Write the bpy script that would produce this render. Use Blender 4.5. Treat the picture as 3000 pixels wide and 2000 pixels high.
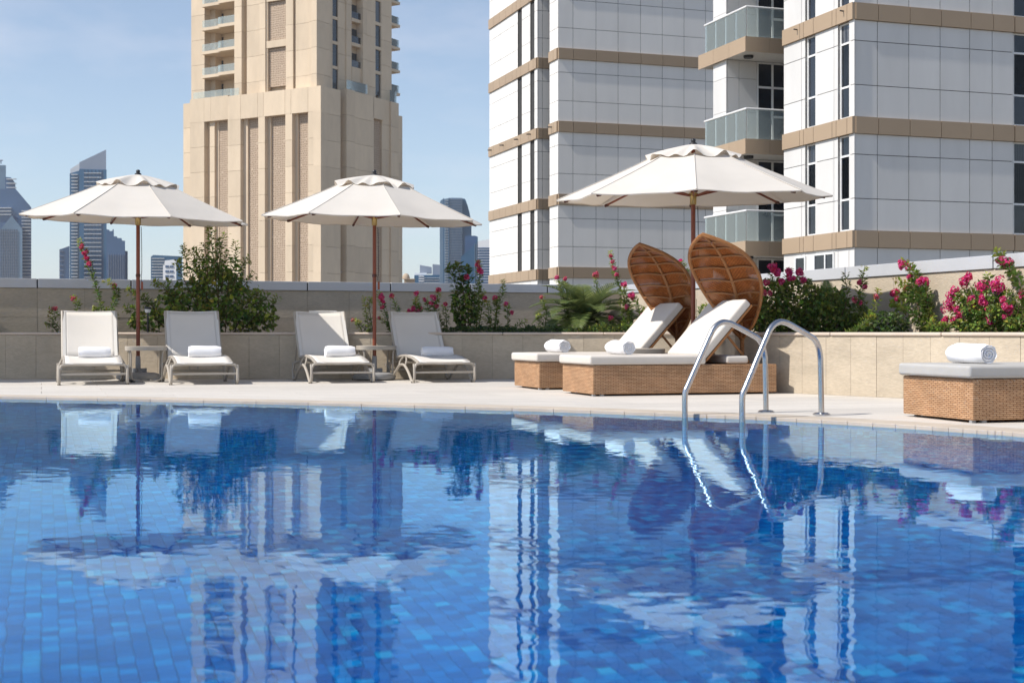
import bpy, bmesh, math, random
from mathutils import Vector, Matrix
from math import sin, cos, pi, radians, sqrt, atan2, tan
random.seed(7)
for o in list(bpy.data.objects): bpy.data.objects.remove(o)
SC = bpy.context.scene
COL = SC.collection

# ------------------------------------------------------------------ camera
F, CX, HY, CAMZ = 4070.0, 1500.0, 974.0, 0.60        # focal length and horizon in photo pixels (3000 wide)
cam_d = bpy.data.cameras.new('camera'); cam = bpy.data.objects.new('camera', cam_d); COL.objects.link(cam)
cam.location = (0, 0, CAMZ); cam.rotation_euler = (radians(90), 0, 0)
cam_d.sensor_width = 36.0; cam_d.lens = 36.0*F/3000.0; cam_d.shift_y = (HY-1000.0)/3000.0
cam_d.dof.use_dof = True; cam_d.dof.focus_distance = 15.0; cam_d.dof.aperture_fstop = 5.6
cam_d.clip_start = 0.05; cam_d.clip_end = 9000.0
SC.camera = cam

# ------------------------------------------------------------------ sky, sun, exposure
SUN_EL, SUN_PHI = radians(48.5), radians(23)            # the sun stands to the left, a little on the camera's side
S = Vector((-cos(SUN_PHI)*cos(SUN_EL), -sin(SUN_PHI)*cos(SUN_EL), sin(SUN_EL)))
W = bpy.data.worlds.new('World'); SC.world = W; W.use_nodes = True
wn = W.node_tree.nodes; wl = W.node_tree.links; wn.clear()
sky = wn.new('ShaderNodeTexSky'); sky.sky_type = 'NISHITA'; sky.sun_disc = False
sky.sun_elevation = SUN_EL; sky.sun_rotation = atan2(S.x, S.y)
sky.altitude = 0; sky.air_density = 1.0; sky.dust_density = 0.25; sky.ozone_density = 4.0
bg = wn.new('ShaderNodeBackground'); bg.inputs['Strength'].default_value = 0.13
wo = wn.new('ShaderNodeOutputWorld')
hs = wn.new('ShaderNodeHueSaturation'); hs.inputs['Saturation'].default_value = 0.82; hs.inputs['Hue'].default_value = 0.499
wl.new(sky.outputs[0], hs.inputs['Color'])
# thin dusty cloud streaks
tcw = wn.new('ShaderNodeTexCoord'); mpw = wn.new('ShaderNodeMapping'); mpw.inputs['Scale'].default_value = (1.0, 1.0, 3.2); wl.new(tcw.outputs['Generated'], mpw.inputs[0])
nzw = wn.new('ShaderNodeTexNoise'); nzw.inputs['Scale'].default_value = 7.0; nzw.inputs['Detail'].default_value = 6.0; nzw.inputs['Roughness'].default_value = 0.55; wl.new(mpw.outputs[0], nzw.inputs['Vector'])
mrw = wn.new('ShaderNodeMapRange'); mrw.inputs[1].default_value = 0.5; mrw.inputs[2].default_value = 0.8; mrw.inputs[3].default_value = 0.0; mrw.inputs[4].default_value = 0.30; wl.new(nzw.outputs[0], mrw.inputs[0])
clw = wn.new('ShaderNodeMix'); clw.data_type = 'RGBA'; clw.inputs[7].default_value = (6.6, 6.4, 6.9, 1); wl.new(mrw.outputs[0], clw.inputs[0]); wl.new(hs.outputs[0], clw.inputs[6])
wl.new(clw.outputs[2], bg.inputs[0]); wl.new(bg.outputs[0], wo.inputs[0])
sd = bpy.data.lights.new('sun', 'SUN'); sd.energy = 4.9; sd.angle = radians(0.55); sd.color = (1.0, 0.942, 0.868)
sun = bpy.data.objects.new('sun', sd); COL.objects.link(sun)
sun.rotation_euler = S.to_track_quat('Z', 'Y').to_euler(); sun.location = (-20, -10, 30)
SC.view_settings.view_transform = 'Standard'; SC.view_settings.look = 'None'
SC.view_settings.gamma = 1.0; SC.view_settings.use_curve_mapping = False
SC.view_settings.exposure = 0.17
SC.render.engine = 'CYCLES'
cy = SC.cycles
cy.use_denoising = True; cy.max_bounces = 12; cy.transparent_max_bounces = 24
cy.transmission_bounces = 10; cy.diffuse_bounces = 4; cy.glossy_bounces = 5; cy.volume_bounces = 1
cy.sample_clamp_indirect = 6.0; cy.caustics_refractive = True; cy.caustics_reflective = False
try: cy.denoiser = 'OPENIMAGEDENOISE'
except Exception: pass

# ------------------------------------------------------------------ helpers
E1 = Vector((cos(radians(18.7)), sin(radians(18.7)), 0)); E2 = Vector((-E1.y, E1.x, 0)); EZ = Vector((0, 0, 1))
YAW = radians(18.7)
def px(x, y, D): return Vector(((x-CX)/F*D, D, CAMZ-(y-HY)/F*D))
def gnd(x, y, z=0.0):
    D = (CAMZ-z)*F/(y-HY); return Vector(((x-CX)/F*D, D, z))

class MB:
    def __init__(s): s.v = []; s.f = []; s.c = []; s.uv = {}; s.mi = []
    def add(s, vs, fs, col=None, uv=None, mi=0):
        b = len(s.v); s.v += [tuple(p) for p in vs]
        for k, f in enumerate(fs):
            if uv is not None: s.uv[len(s.f)] = uv[k]
            s.f.append([b+i for i in f]); s.mi.append(mi)
        if col is not None:
            s.c += [col]*len(vs)
        return s
    def obox(s, o, ax, ay, az, **k):
        o = Vector(o); ax = Vector(ax); ay = Vector(ay); az = Vector(az)
        vs = [o, o+ax, o+ax+ay, o+ay, o+az, o+ax+az, o+ax+ay+az, o+ay+az]
        lx, ly, lz = ax.length, ay.length, az.length
        fs = [(0, 3, 2, 1), (4, 5, 6, 7), (0, 1, 5, 4), (1, 2, 6, 5), (2, 3, 7, 6), (3, 0, 4, 7)]
        if ax.cross(ay).dot(az) < 0: fs = [tuple(reversed(f)) for f in fs]
        return s.add(vs, fs, **k)
    def box(s, c, d, **k):
        c = Vector(c)-Vector(d)/2
        return s.obox(c, (d[0], 0, 0), (0, d[1], 0), (0, 0, d[2]), **k)
    def tube(s, pts, r, n=8, cap=True, closed=False, **k):
        pts = [Vector(p) for p in pts]; m = len(pts)
        rs = r if isinstance(r, (list, tuple)) else [r]*m
        vs = []; nrm = None
        for i, p in enumerate(pts):
            if closed: t = (pts[(i+1) % m]-pts[i-1])
            else: t = (pts[min(i+1, m-1)]-pts[max(i-1, 0)])
            t.normalize()
            if nrm is None:
                nrm = t.orthogonal().normalized()
            else:
                nrm = nrm-t*nrm.dot(t)
                nrm = nrm.normalized() if nrm.length > 1e-6 else t.orthogonal().normalized()
            bn = t.cross(nrm)
            for j in range(n):
                a = 2*pi*j/n; vs.append(p+(nrm*cos(a)+bn*sin(a))*rs[i])
        fs = []
        for i in range(m if closed else m-1):
            i2 = (i+1) % m
            for j in range(n):
                j2 = (j+1) % n
                fs.append((i*n+j, i*n+j2, i2*n+j2, i2*n+j))
        if cap and not closed:
            fs.append(tuple(reversed(range(n)))); fs.append(tuple(range((m-1)*n, m*n)))
        return s.add(vs, fs, **k)
    def lathe(s, prof, c=(0, 0, 0), n=20, **k):
        c = Vector(c); vs = []; m = len(prof)
        for r, z in prof:
            for j in range(n):
                a = 2*pi*j/n; vs.append(c+Vector((r*cos(a), r*sin(a), z)))
        fs = [(i*n+j, i*n+(j+1) % n, (i+1)*n+(j+1) % n, (i+1)*n+j) for i in range(m-1) for j in range(n)]
        fs.append(tuple(reversed(range(n)))); fs.append(tuple(range((m-1)*n, m*n)))
        return s.add(vs, fs, **k)
    def build(s, name, mats, parent=None, smooth=False, bevel=0.0, seg=2):
        me = bpy.data.meshes.new(name); me.from_pydata(s.v, [], s.f)
        for m in (mats if isinstance(mats, (list, tuple)) else [mats]): me.materials.append(m)
        if any(s.mi): me.polygons.foreach_set('material_index', s.mi)
        if s.c and len(s.c) == len(s.v):
            a = me.attributes.new('tint', 'FLOAT_COLOR', 'POINT')
            a.data.foreach_set('color', [x for c in s.c for x in (c[0], c[1], c[2], 1.0)])
        if s.uv:
            l = me.uv_layers.new(name='uv'); fl = [0.0]*(2*len(me.loops))
            for p in me.polygons:
                if p.index in s.uv:
                    for q, li in enumerate(p.loop_indices):
                        fl[2*li], fl[2*li+1] = s.uv[p.index][q]
            l.data.foreach_set('uv', fl)
        if smooth: me.polygons.foreach_set('use_smooth', [True]*len(me.polygons))
        me.update()
        o = bpy.data.objects.new(name, me); COL.objects.link(o)
        if smooth: 
            try: me.set_sharp_from_angle(angle=radians(45))
            except Exception: pass
        if bevel:
            b = o.modifiers.new('bevel', 'BEVEL'); b.width = bevel; b.segments = seg; b.limit_method = 'ANGLE'
        if parent is not None: attach(o, parent)
        return o
LOC = {}
def attach(o, parent):
    # parts are given in world coordinates; only an Empty base is offset from the origin
    o.parent = parent; L = LOC.get(parent.name)
    if L is not None: o.matrix_basis = Matrix.Translation(-L)
def tag(o, label, cat, group=None):
    o['label'] = label; o['category'] = cat
    if group: o['group'] = group
    return o
def thing(name, label, cat, loc=(0, 0, 0), group=None):
    # an Empty at the base of a thing whose parts are given in world coordinates
    o = bpy.data.objects.new(name, None); COL.objects.link(o); o.empty_display_size = 0.1
    o.location = loc; LOC[o.name] = Vector(loc)
    return tag(o, label, cat, group)
def kind(o, k): o['kind'] = k; return o
def copy_tree(o, parent=None):
    c = o.copy(); COL.objects.link(c)
    if parent is not None: c.parent = parent
    for ch in [x for x in bpy.data.objects if x.parent == o]: copy_tree(ch, c)
    return c
UNIT = {}
def piece(name, parent, mt, o, ax, ay, az):
    # one box-shaped piece: a shared unit box stretched along three edges
    if mt.name not in UNIT:
        b = MB().obox((0, 0, 0), (1, 0, 0), (0, 1, 0), (0, 0, 1))
        me = bpy.data.meshes.new('block'); me.from_pydata(b.v, [], b.f); me.materials.append(mt); UNIT[mt.name] = me
    ob = bpy.data.objects.new(name, UNIT[mt.name]); COL.objects.link(ob)
    M = Matrix.Identity(4)
    for i, a in enumerate((ax, ay, az)):
        for r in range(3): M[r][i] = a[r]
    for r in range(3): M[r][3] = o[r]
    ob.parent = parent; L = LOC.get(parent.name)
    ob.matrix_basis = M if L is None else Matrix.Translation(-L) @ M
    return ob

# ------------------------------------------------------------------ materials
M = {}
def new_mat(name):
    m = bpy.data.materials.new(name); m.use_nodes = True; nt = m.node_tree; nt.nodes.clear()
    out = nt.nodes.new('ShaderNodeOutputMaterial'); M[name] = m
    return m, nt, out
def N(nt, t, **k):
    n = nt.nodes.new(t)
    for a, v in k.items():
        if a.startswith('i_'):
            key = a[2:]; key = int(key) if key.isdigit() else key.replace('_', ' ')
            n.inputs[key].default_value = v
        else: setattr(n, a, v)
    return n
def ramp(nt, stops, interp='LINEAR'):
    r = nt.nodes.new('ShaderNodeValToRGB'); r.color_ramp.interpolation = interp
    e = r.color_ramp.elements
    while len(e) > 1: e.remove(e[-1])
    e[0].position = stops[0][0]; e[0].color = (*stops[0][1], 1)
    for p, c in stops[1:]:
        q = e.new(p); q.color = (*c, 1)
    return r
def surf(name, col, rough=0.6, spec=0.4, metal=0.0, var=0.12, scale=3.0, stretch=(1, 1, 1), bump=0.0, bscale=40.0,
         piecevar=0.0, rot=(0, 0, 0), coat=0.0, fine=0.0, world=True):
    # a plain procedural surface: base colour mottled by two noises, fine relief, tone differing from piece to piece
    m, nt, out = new_mat(name); L = nt.links.new
    b = N(nt, 'ShaderNodeBsdfPrincipled', i_Roughness=rough, i_Metallic=metal)
    b.inputs['Specular IOR Level'].default_value = spec
    b.inputs['Coat Weight'].default_value = coat
    if world:
        tc = N(nt, 'ShaderNodeNewGeometry'); src = tc.outputs['Position']
    else:
        tc = N(nt, 'ShaderNodeTexCoord'); src = tc.outputs['Object']
    mp = N(nt, 'ShaderNodeMapping'); mp.inputs['Scale'].default_value = stretch; mp.inputs['Rotation'].default_value = rot
    L(src, mp.inputs[0])
    n1 = N(nt, 'ShaderNodeTexNoise', i_Scale=scale, i_Detail=8.0, i_Roughness=0.62); L(mp.outputs[0], n1.inputs['Vector'])
    lo = tuple(c*(1-var) for c in col); hi = tuple(min(1, c*(1+var*0.8)) for c in col)
    r = ramp(nt, [(0.28, lo), (0.5, col), (0.72, hi)]); L(n1.outputs[0], r.inputs[0])
    last = r.outputs[0]
    if fine:
        n3 = N(nt, 'ShaderNodeTexNoise', i_Scale=scale*9, i_Detail=4.0); L(mp.outputs[0], n3.inputs['Vector'])
        mr = N(nt, 'ShaderNodeMapRange', i_3=1-fine, i_4=1+fine); L(n3.outputs[0], mr.inputs[0])
        mm = N(nt, 'ShaderNodeMix', data_type='RGBA', blend_type='MULTIPLY', i_0=1.0); L(last, mm.inputs[6]); L(mr.outputs[0], mm.inputs[7]); last = mm.outputs[2]
    if piecevar:
        oi = N(nt, 'ShaderNodeObjectInfo'); mr = N(nt, 'ShaderNodeMapRange', i_3=1-piecevar, i_4=1+piecevar); L(oi.outputs['Random'], mr.inputs[0])
        mm = N(nt, 'ShaderNodeMix', data_type='RGBA', blend_type='MULTIPLY', i_0=1.0); L(last, mm.inputs[6]); L(mr.outputs[0], mm.inputs[7]); last = mm.outputs[2]
    L(last, b.inputs['Base Color'])
    if bump:
        n2 = N(nt, 'ShaderNodeTexNoise', i_Scale=bscale, i_Detail=5.0); L(mp.outputs[0], n2.inputs['Vector'])
        bp = N(nt, 'ShaderNodeBump', i_Strength=0.7, i_Distance=bump); L(n2.outputs[0], bp.inputs['Height']); L(bp.outputs[0], b.inputs['Normal'])
    L(b.outputs[0], out.inputs[0])
    return m
surf('deck_stone', (0.57, 0.535, 0.485), rough=0.72, spec=0.25, var=0.10, scale=1.6, stretch=(0.9, 4.5, 1), rot=(0, 0, -YAW), piecevar=0.055, bump=0.002, bscale=30, fine=0.07)
surf('coping_stone', (0.50, 0.43, 0.35), rough=0.6, spec=0.3, var=0.12, scale=2.5, piecevar=0.06, fine=0.06)
surf('wall_stone', (0.505, 0.43, 0.33), rough=0.78, spec=0.2, var=0.13, scale=2.2, stretch=(1.0, 1.0, 2.6), rot=(0.5, 0.75, 0.4), piecevar=0.075, bump=0.006, bscale=28, fine=0.17)
surf('wall_core', (0.26, 0.22, 0.17), rough=0.9, spec=0.1)
surf('ledge_stone', (0.60, 0.50, 0.41), rough=0.55, spec=0.35, var=0.08, scale=4, piecevar=0.05)
surf('cap_metal', (0.50, 0.51, 0.53), rough=0.45, spec=0.5, var=0.04, scale=2, piecevar=0.02)
surf('white_panel', (0.68, 0.67, 0.65), rough=0.45, spec=0.28, var=0.07, scale=0.9, stretch=(1, 1, 0.25), piecevar=0.035)
surf('wing_panel', (0.83, 0.805, 0.76), rough=0.4, spec=0.4, var=0.06, scale=0.9, stretch=(1, 1, 0.25), piecevar=0.035)  # white panel made lighter: light bounced from neighbouring faces is put into its colour
surf('beige_panel', (0.40, 0.30, 0.205), rough=0.5, spec=0.25, var=0.05, scale=0.5, piecevar=0.03)
surf('joint_dark', (0.055, 0.055, 0.055), rough=0.8, spec=0.2)
surf('white_frame', (0.78, 0.785, 0.78), rough=0.4, spec=0.45, var=0.02)
surf('soffit', (0.66, 0.645, 0.62), rough=0.7, spec=0.2, var=0.04)
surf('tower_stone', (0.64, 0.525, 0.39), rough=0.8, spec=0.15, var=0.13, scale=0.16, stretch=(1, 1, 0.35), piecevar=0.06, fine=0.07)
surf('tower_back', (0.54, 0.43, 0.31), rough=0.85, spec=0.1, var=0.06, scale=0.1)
surf('black_metal', (0.02, 0.02, 0.022), rough=0.4, spec=0.5)
surf('ground', (0.20, 0.17, 0.13), rough=0.95, spec=0.1, var=0.2, scale=0.02)
surf('soil', (0.06, 0.045, 0.032), rough=0.95, spec=0.1, var=0.4, scale=14, bump=0.02, bscale=50)

def glass_dark(name, col, rough=0.06):
    m, nt, out = new_mat(name); L = nt.links.new
    b = N(nt, 'ShaderNodeBsdfPrincipled', i_Roughness=rough, i_Base_Color=(*col, 1)); b.inputs['Specular IOR Level'].default_value = 0.6
    oi = N(nt, 'ShaderNodeObjectInfo'); g = N(nt, 'ShaderNodeNewGeometry')
    n = N(nt, 'ShaderNodeTexNoise', i_Scale=0.9, i_Detail=3.0); L(g.outputs['Position'], n.inputs['Vector'])
    r = ramp(nt, [(0.3, tuple(c*0.45 for c in col)), (0.7, tuple(c*1.5 for c in col))]); L(n.outputs[0], r.inputs[0])
    cr = ramp(nt, [(0.0, (0, 0, 0)), (0.72, (0, 0, 0)), (0.74, (0.35, 0.35, 0.35)), (0.9, (1, 1, 1))]); L(oi.outputs['Random'], cr.inputs[0])
    wv = N(nt, 'ShaderNodeTexWave', i_Scale=5.0, i_Distortion=2.0, bands_direction='X'); L(g.outputs['Position'], wv.inputs['Vector'])
    cc = ramp(nt, [(0.0, (0.02, 0.022, 0.028)), (1.0, (0.12, 0.12, 0.125))]); L(wv.outputs[1], cc.inputs[0])
    mc = N(nt, 'ShaderNodeMix', data_type='RGBA'); L(cr.outputs[0], mc.inputs[0]); L(r.outputs[0], mc.inputs[6]); L(cc.outputs[0], mc.inputs[7]); L(mc.outputs[2], b.inputs['Base Color'])
    w = N(nt, 'ShaderNodeTexNoise', i_Scale=0.35, i_Detail=1.0); L(g.outputs['Position'], w.inputs['Vector'])
    bp = N(nt, 'ShaderNodeBump', i_Strength=0.25, i_Distance=0.03); L(w.outputs[0], bp.inputs['Height']); L(bp.outputs[0], b.inputs['Normal'])
    L(b.outputs[0], out.inputs[0]); return m
glass_dark('window_glass', (0.018, 0.021, 0.028))
def glass_clear(name, tint, refl=1.25):
    m, nt, out = new_mat(name); L = nt.links.new
    t = N(nt, 'ShaderNodeBsdfTransparent', i_Color=(*tint, 1)); g = N(nt, 'ShaderNodeBsdfGlossy', i_Roughness=0.03)
    d = N(nt, 'ShaderNodeBsdfDiffuse', i_Color=(0.74, 0.84, 0.82, 1)); m2 = N(nt, 'ShaderNodeMixShader', i_0=0.24)
    f = N(nt, 'ShaderNodeFresnel', i_IOR=refl); mx = N(nt, 'ShaderNodeMixShader')
    L(t.outputs[0], m2.inputs[1]); L(d.outputs[0], m2.inputs[2])
    L(f.outputs[0], mx.inputs[0]); L(m2.outputs[0], mx.inputs[1]); L(g.outputs[0], mx.inputs[2]); L(mx.outputs[0], out.inputs[0])
    return m
glass_clear('balcony_glass', (0.955, 0.99, 0.98))

# tile and water
def mosaic(name):
    m, nt, out = new_mat(name); L = nt.links.new
    b = N(nt, 'ShaderNodeBsdfPrincipled', i_Roughness=0.3); b.inputs['Specular IOR Level'].default_value = 0.3
    g = N(nt, 'ShaderNodeNewGeometry'); oi = N(nt, 'ShaderNodeObjectInfo')
    a = N(nt, 'ShaderNodeMath', operation='ADD'); L(g.outputs['Random Per Island'], a.inputs[0]); L(oi.outputs['Random'], a.inputs[1])
    fr = N(nt, 'ShaderNodeMath', operation='FRACT'); L(a.outputs[0], fr.inputs[0])
    r = ramp(nt, [(0.0, (0.0, 0.115, 0.43)), (0.35, (0.0, 0.175, 0.555)), (0.7, (0.0, 0.245, 0.67)), (0.88, (0.0, 0.34, 0.77)), (0.97, (0.002, 0.45, 0.84)), (1.0, (0.01, 0.54, 0.88))])
    L(fr.outputs[0], r.inputs[0])
    n = N(nt, 'ShaderNodeTexNoise', i_Scale=0.55, i_Detail=2.0); L(g.outputs['Position'], n.inputs['Vector'])
    mr = N(nt, 'ShaderNodeMapRange', i_1=0.3, i_2=0.7, i_3=0.8, i_4=1.15); L(n.outputs[0], mr.inputs[0])
    mm = N(nt, 'ShaderNodeMix', data_type='RGBA', blend_type='MULTIPLY', i_0=1.0); L(r.outputs[0], mm.inputs[6]); L(mr.outputs[0], mm.inputs[7])
    L(mm.outputs[2], b.inputs['Base Color']); L(b.outputs[0], out.inputs[0]); return m
mosaic('pool_tile')
surf('pool_grout', (0.002, 0.26, 0.68), rough=0.8, spec=0.1, var=0.1)
def water_mat():
    m, nt, out = new_mat('pool_water'); L = nt.links.new
    g = N(nt, 'ShaderNodeNewGeometry')
    def slope(scale, detail, amt, stretch, seed):
        mp = N(nt, 'ShaderNodeMapping'); mp.inputs['Scale'].default_value = stretch; mp.inputs['Location'].default_value = (seed, seed*1.7, 0)
        mp.inputs['Rotation'].default_value = (0, 0, -0.12)
        L(g.outputs['Position'], mp.inputs[0])
        n = N(nt, 'ShaderNodeTexNoise', i_Scale=scale, i_Detail=detail, i_Roughness=0.45); L(mp.outputs[0], n.inputs['Vector'])
        s = N(nt, 'ShaderNodeVectorMath', operation='SUBTRACT'); s.inputs[1].default_value = (0.5, 0.5, 0.5); L(n.outputs['Color'], s.inputs[0])
        k = N(nt, 'ShaderNodeVectorMath', operation='MULTIPLY'); k.inputs[1].default_value = (amt, amt, 0); L(s.outputs[0], k.inputs[0])
        return k
    big = N(nt, 'ShaderNodeTexNoise', i_Scale=0.42, i_Detail=2.0); L(g.outputs['Position'], big.inputs['Vector'])
    mr = N(nt, 'ShaderNodeMapRange', i_1=0.36, i_2=0.64, i_3=0.4, i_4=1.4); L(big.outputs[0], mr.inputs[0])
    a = slope(15.0, 2.0, 0.026, (0.65, 1.2, 1), 3.1); c = slope(5.0, 1.0, 0.0045, (0.8, 1.2, 1), 8.3)
    am = N(nt, 'ShaderNodeVectorMath', operation='SCALE'); L(a.outputs[0], am.inputs[0]); L(mr.outputs[0], am.inputs['Scale'])
    s1 = N(nt, 'ShaderNodeVectorMath', operation='ADD'); L(am.outputs[0], s1.inputs[0]); L(c.outputs[0], s1.inputs[1])
    s2 = N(nt, 'ShaderNodeVectorMath', operation='ADD'); L(s1.outputs[0], s2.inputs[0]); L(g.outputs['Normal'], s2.inputs[1])
    nn = N(nt, 'ShaderNodeVectorMath', operation='NORMALIZE'); L(s2.outputs[0], nn.inputs[0])
    gl = N(nt, 'ShaderNodeBsdfGlass', i_IOR=1.333, i_Roughness=0.0, i_Color=(0.63, 0.885, 1.0, 1))
    L(nn.outputs[0], gl.inputs['Normal']); L(gl.outputs[0], out.inputs[0])
    return m
water_mat()

# ------------------------------------------------------------------ ground, deck, pool
WATER_Z, FLOOR_Z, GROUND_Z = -0.022, -1.22, -26.0
g = MB().add([(-3490, -1490, GROUND_Z), (3490, -1490, GROUND_Z), (3490, 4490, GROUND_Z), (-3490, 4490, GROUND_Z)], [(0, 1, 2, 3)])
kind(g.build('ground', M['ground']), 'structure')

def catmull(P, n, closed=False):
    P = [Vector(p) for p in P]; out = []; m = len(P)
    rng = range(m) if closed else range(m-1)
    for i in rng:
        p1, p2 = P[i], P[(i+1) % m]
        p0 = P[i-1] if (closed or i > 0) else p1*2-p2
        p3 = P[(i+2) % m] if (closed or i+2 < m) else p2*2-p1
        for k in range(n):
            t = k/n
            out.append(0.5*((2*p1)+(p2-p0)*t+(2*p0-5*p1+4*p2-p3)*t*t+(3*p1-p0-3*p2+p3)*t**3))
    if not closed: out.append(P[-1])
    return out
edge = [(-9.0, 13.15), (-7.0, 13.45), (-4.81, 13.02), (-2.23, 12.1), (0, 11.06), (1.26, 10.24), (1.85, 9.8), (2.5, 9.06), (2.86, 8.55), (3.06, 8.2),
        (3.5, 6.6), (3.5, 4.2), (2.8, 1.6), (1, -1.4), (-2, -2.8), (-7, -2.8), (-10.8, 0), (-12.3, 5), (-11.3, 10.8)]
POOL = [Vector((p.x, p.y, 0)) for p in catmull([(x, y, 0) for x, y in edge], 10, True)]
PC = Vector((-4.2, 5.5, 0))
CORN = Vector((1.73, 22.0, 0))                                  # where the two parapets meet
PL_END, PR_END = CORN-E1*15.0, CORN-E2*26.0
OUT = [CORN, PL_END, Vector((-16, 10, 0)), Vector((-16, -9, 0)), Vector((8, -9, 0)), PR_END]
def out_hit(p):
    d = (p-PC).normalized(); best = None
    for i in range(len(OUT)):
        a, b = OUT[i], OUT[(i+1) % len(OUT)]; e = b-a
        den = d.x*e.y-d.y*e.x
        if abs(den) < 1e-9: continue
        t = ((a.x-PC.x)*e.y-(a.y-PC.y)*e.x)/den; u = ((a.x-PC.x)*d.y-(a.y-PC.y)*d.x)/den
        if t > 0 and -1e-6 <= u <= 1+1e-6 and (best is None or t < best): best = t
    return PC+d*best
def inset(k):                                                   # the pool outline moved outward by k
    n = len(POOL); r = []
    for i in range(n):
        t = (POOL[(i+1) % n]-POOL[i-1]).normalized(); r.append(POOL[i]+Vector((-t.y, t.x, 0))*k)
    return r
CW = 0.30
outer_cop = inset(CW)
if (outer_cop[0]-PC).length < (POOL[0]-PC).length: CW = -CW; outer_cop = inset(CW)
n = len(POOL)
dk = MB()
ring_o = [out_hit(p) for p in outer_cop]
dk.add([(p.x, p.y, -0.006) for p in outer_cop]+[(p.x, p.y, -0.006) for p in ring_o], [(i, (i+1) % n, n+(i+1) % n, n+i) for i in range(n)])
dk.add([(p.x, p.y, -0.5) for p in ring_o]+[(p.x, p.y, -0.006) for p in ring_o], [(i, (i+1) % n, n+(i+1) % n, n+i) for i in range(n)])
deck = kind(dk.build('deck', M['deck_stone']), 'structure')
# paving slabs, one by one, over the part of the deck in view
SLX, SLY = 1.2, 0.6
def in_poly(p, poly):
    c = False; m = len(poly)
    for i in range(m):
        a, b = poly[i], poly[i-1]
        if (a.y > p.y) != (b.y > p.y) and p.x < (b.x-a.x)*(p.y-a.y)/(b.y-a.y)+a.x: c = not c
    return c
def clip_half(poly, p0, nrm):
    out = []; m = len(poly)
    for i in range(m):
        A_, B_ = poly[i], poly[(i+1) % m]; da, db = (A_-p0).dot(nrm), (B_-p0).dot(nrm)
        if da >= 0: out.append(A_)
        if (da >= 0) != (db >= 0): out.append(A_+(B_-A_)*(da/(da-db)))
    return out
for i in range(-9, 10):
    for j in range(6, 42):
        o = E1*(i*SLX+(j % 2)*0.6)+E2*(j*SLY)
        ex, ey = E1*(SLX-0.006), E2*(SLY-0.006)
        cs = [o, o+ex, o+ex+ey, o+ey]
        if not all(c.y < 18.4 and abs(c.x) < 0.42*c.y+1.5 for c in cs): continue
        if cs[0].x > 2.2 and ((cs[0].x-2.31)*0.8+(cs[0].y-14.36)*0.6) > 0.3: continue
        mid = o+(ex+ey)*0.5; k = min(range(n), key=lambda q: (outer_cop[q]-mid).length)
        if in_poly(mid, POOL) and (outer_cop[k]-mid).length > 0.75: continue
        if not in_poly(mid, outer_cop) and (outer_cop[k]-mid).length > 0.75:
            piece('paving_slab', deck, M['deck_stone'], o+Vector((0, 0, -0.03)), ex, ey, EZ*0.03); continue
        t_ = (outer_cop[(k+1) % n]-outer_cop[k-1]).normalized(); nr = Vector((-t_.y, t_.x, 0)); nr = nr if (outer_cop[k]+nr-PC).length > (outer_cop[k]-PC).length else -nr
        poly = clip_half(cs, outer_cop[k]-nr*0.10, nr); q = len(poly)
        if q < 3: continue
        bb = MB().add([p+EZ*-0.0 for p in poly]+[p+EZ*-0.03 for p in poly], [tuple(range(q)), tuple(reversed(range(q, 2*q)))]+[(a_, q+a_, q+(a_+1) % q, (a_+1) % q) for a_ in range(q)])
        bb.build('paving_slab', M['deck_stone'], deck)
# coping stones along the water
step = 2
for i in range(0, n, step):
    ids = [(i+k) % n for k in range(step+1)]
    b = MB(); ins = [POOL[k] for k in ids]; ous = [outer_cop[k] for k in ids]; q = len(ids)
    sh = 0.0015*(ins[-1]-ins[0]).normalized() if (ins[-1]-ins[0]).length > 0.01 else Vector((0, 0, 0))
    ins[0] = ins[0]+sh; ous[0] = ous[0]+sh
    vs = [(p.x, p.y, 0.004) for p in ins]+[(p.x, p.y, 0.004) for p in ous]+[(p.x, p.y, -0.06) for p in ins]+[(p.x, p.y, -0.06) for p in ous]
    fs = []
    for k in range(q-1):
        fs += [(k, k+1, q+k+1, q+k), (2*q+k, k+0+2*q+1, k+1, k)]
    fs += [(0, q, 3*q, 2*q), (q-1, 3*q-1, 4*q-1, 2*q-1)]
    b.add(vs, fs); c = b.build('coping_stone', M['coping_stone'], deck, bevel=0.004)
# pool basin
pb = MB()
wallr = inset(CW*0.12)
pb.add([(p.x, p.y, -0.03) for p in wallr]+[(p.x, p.y, FLOOR_Z-0.01) for p in wallr], [(i, n+i, n+(i+1) % n, (i+1) % n) for i in range(n)])
pb.add([(p.x, p.y, FLOOR_Z-0.004) for p in wallr], [tuple(range(n))])
basin = kind(pb.build('pool_basin', M['pool_grout']), 'structure')
TP = 0.05
def tile_mesh(o, ax, ay, nz, j=0.0):
    # a mosaic tile: a low truncated box
    a, b = ax*0.972, ay*0.972; h = nz*0.003; i1, i2 = ax*0.05, ay*0.05
    return [o, o+a, o+a+b, o+b, o+h+i1+i2, o+h+a-i1+i2, o+h+a+b-i1-i2, o+h+b+i1-i2]
TF = [(4, 5, 6, 7), (0, 1, 5, 4), (1, 2, 6, 5), (2, 3, 7, 6), (3, 0, 4, 7)]
cells = []
for i in range(-170, 190):
    for j in range(10, 300):
        c = E1*(i*TP)+E2*(j*TP+(i % 2)*TP*0.5)
        if c.y < 2.7 or c.y > 14.5 or abs(c.x) > 0.40*c.y+0.9: continue
        if not in_poly(c, wallr): continue
        cells.append(c)
vis = sorted([c for c in cells if abs(c.x)/max(c.y, 0.1) < 0.36 and c.y > 3.75], key=lambda c: c.y)[:300]
vset = set((round(c.x, 4), round(c.y, 4)) for c in vis)
proto = None
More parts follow.
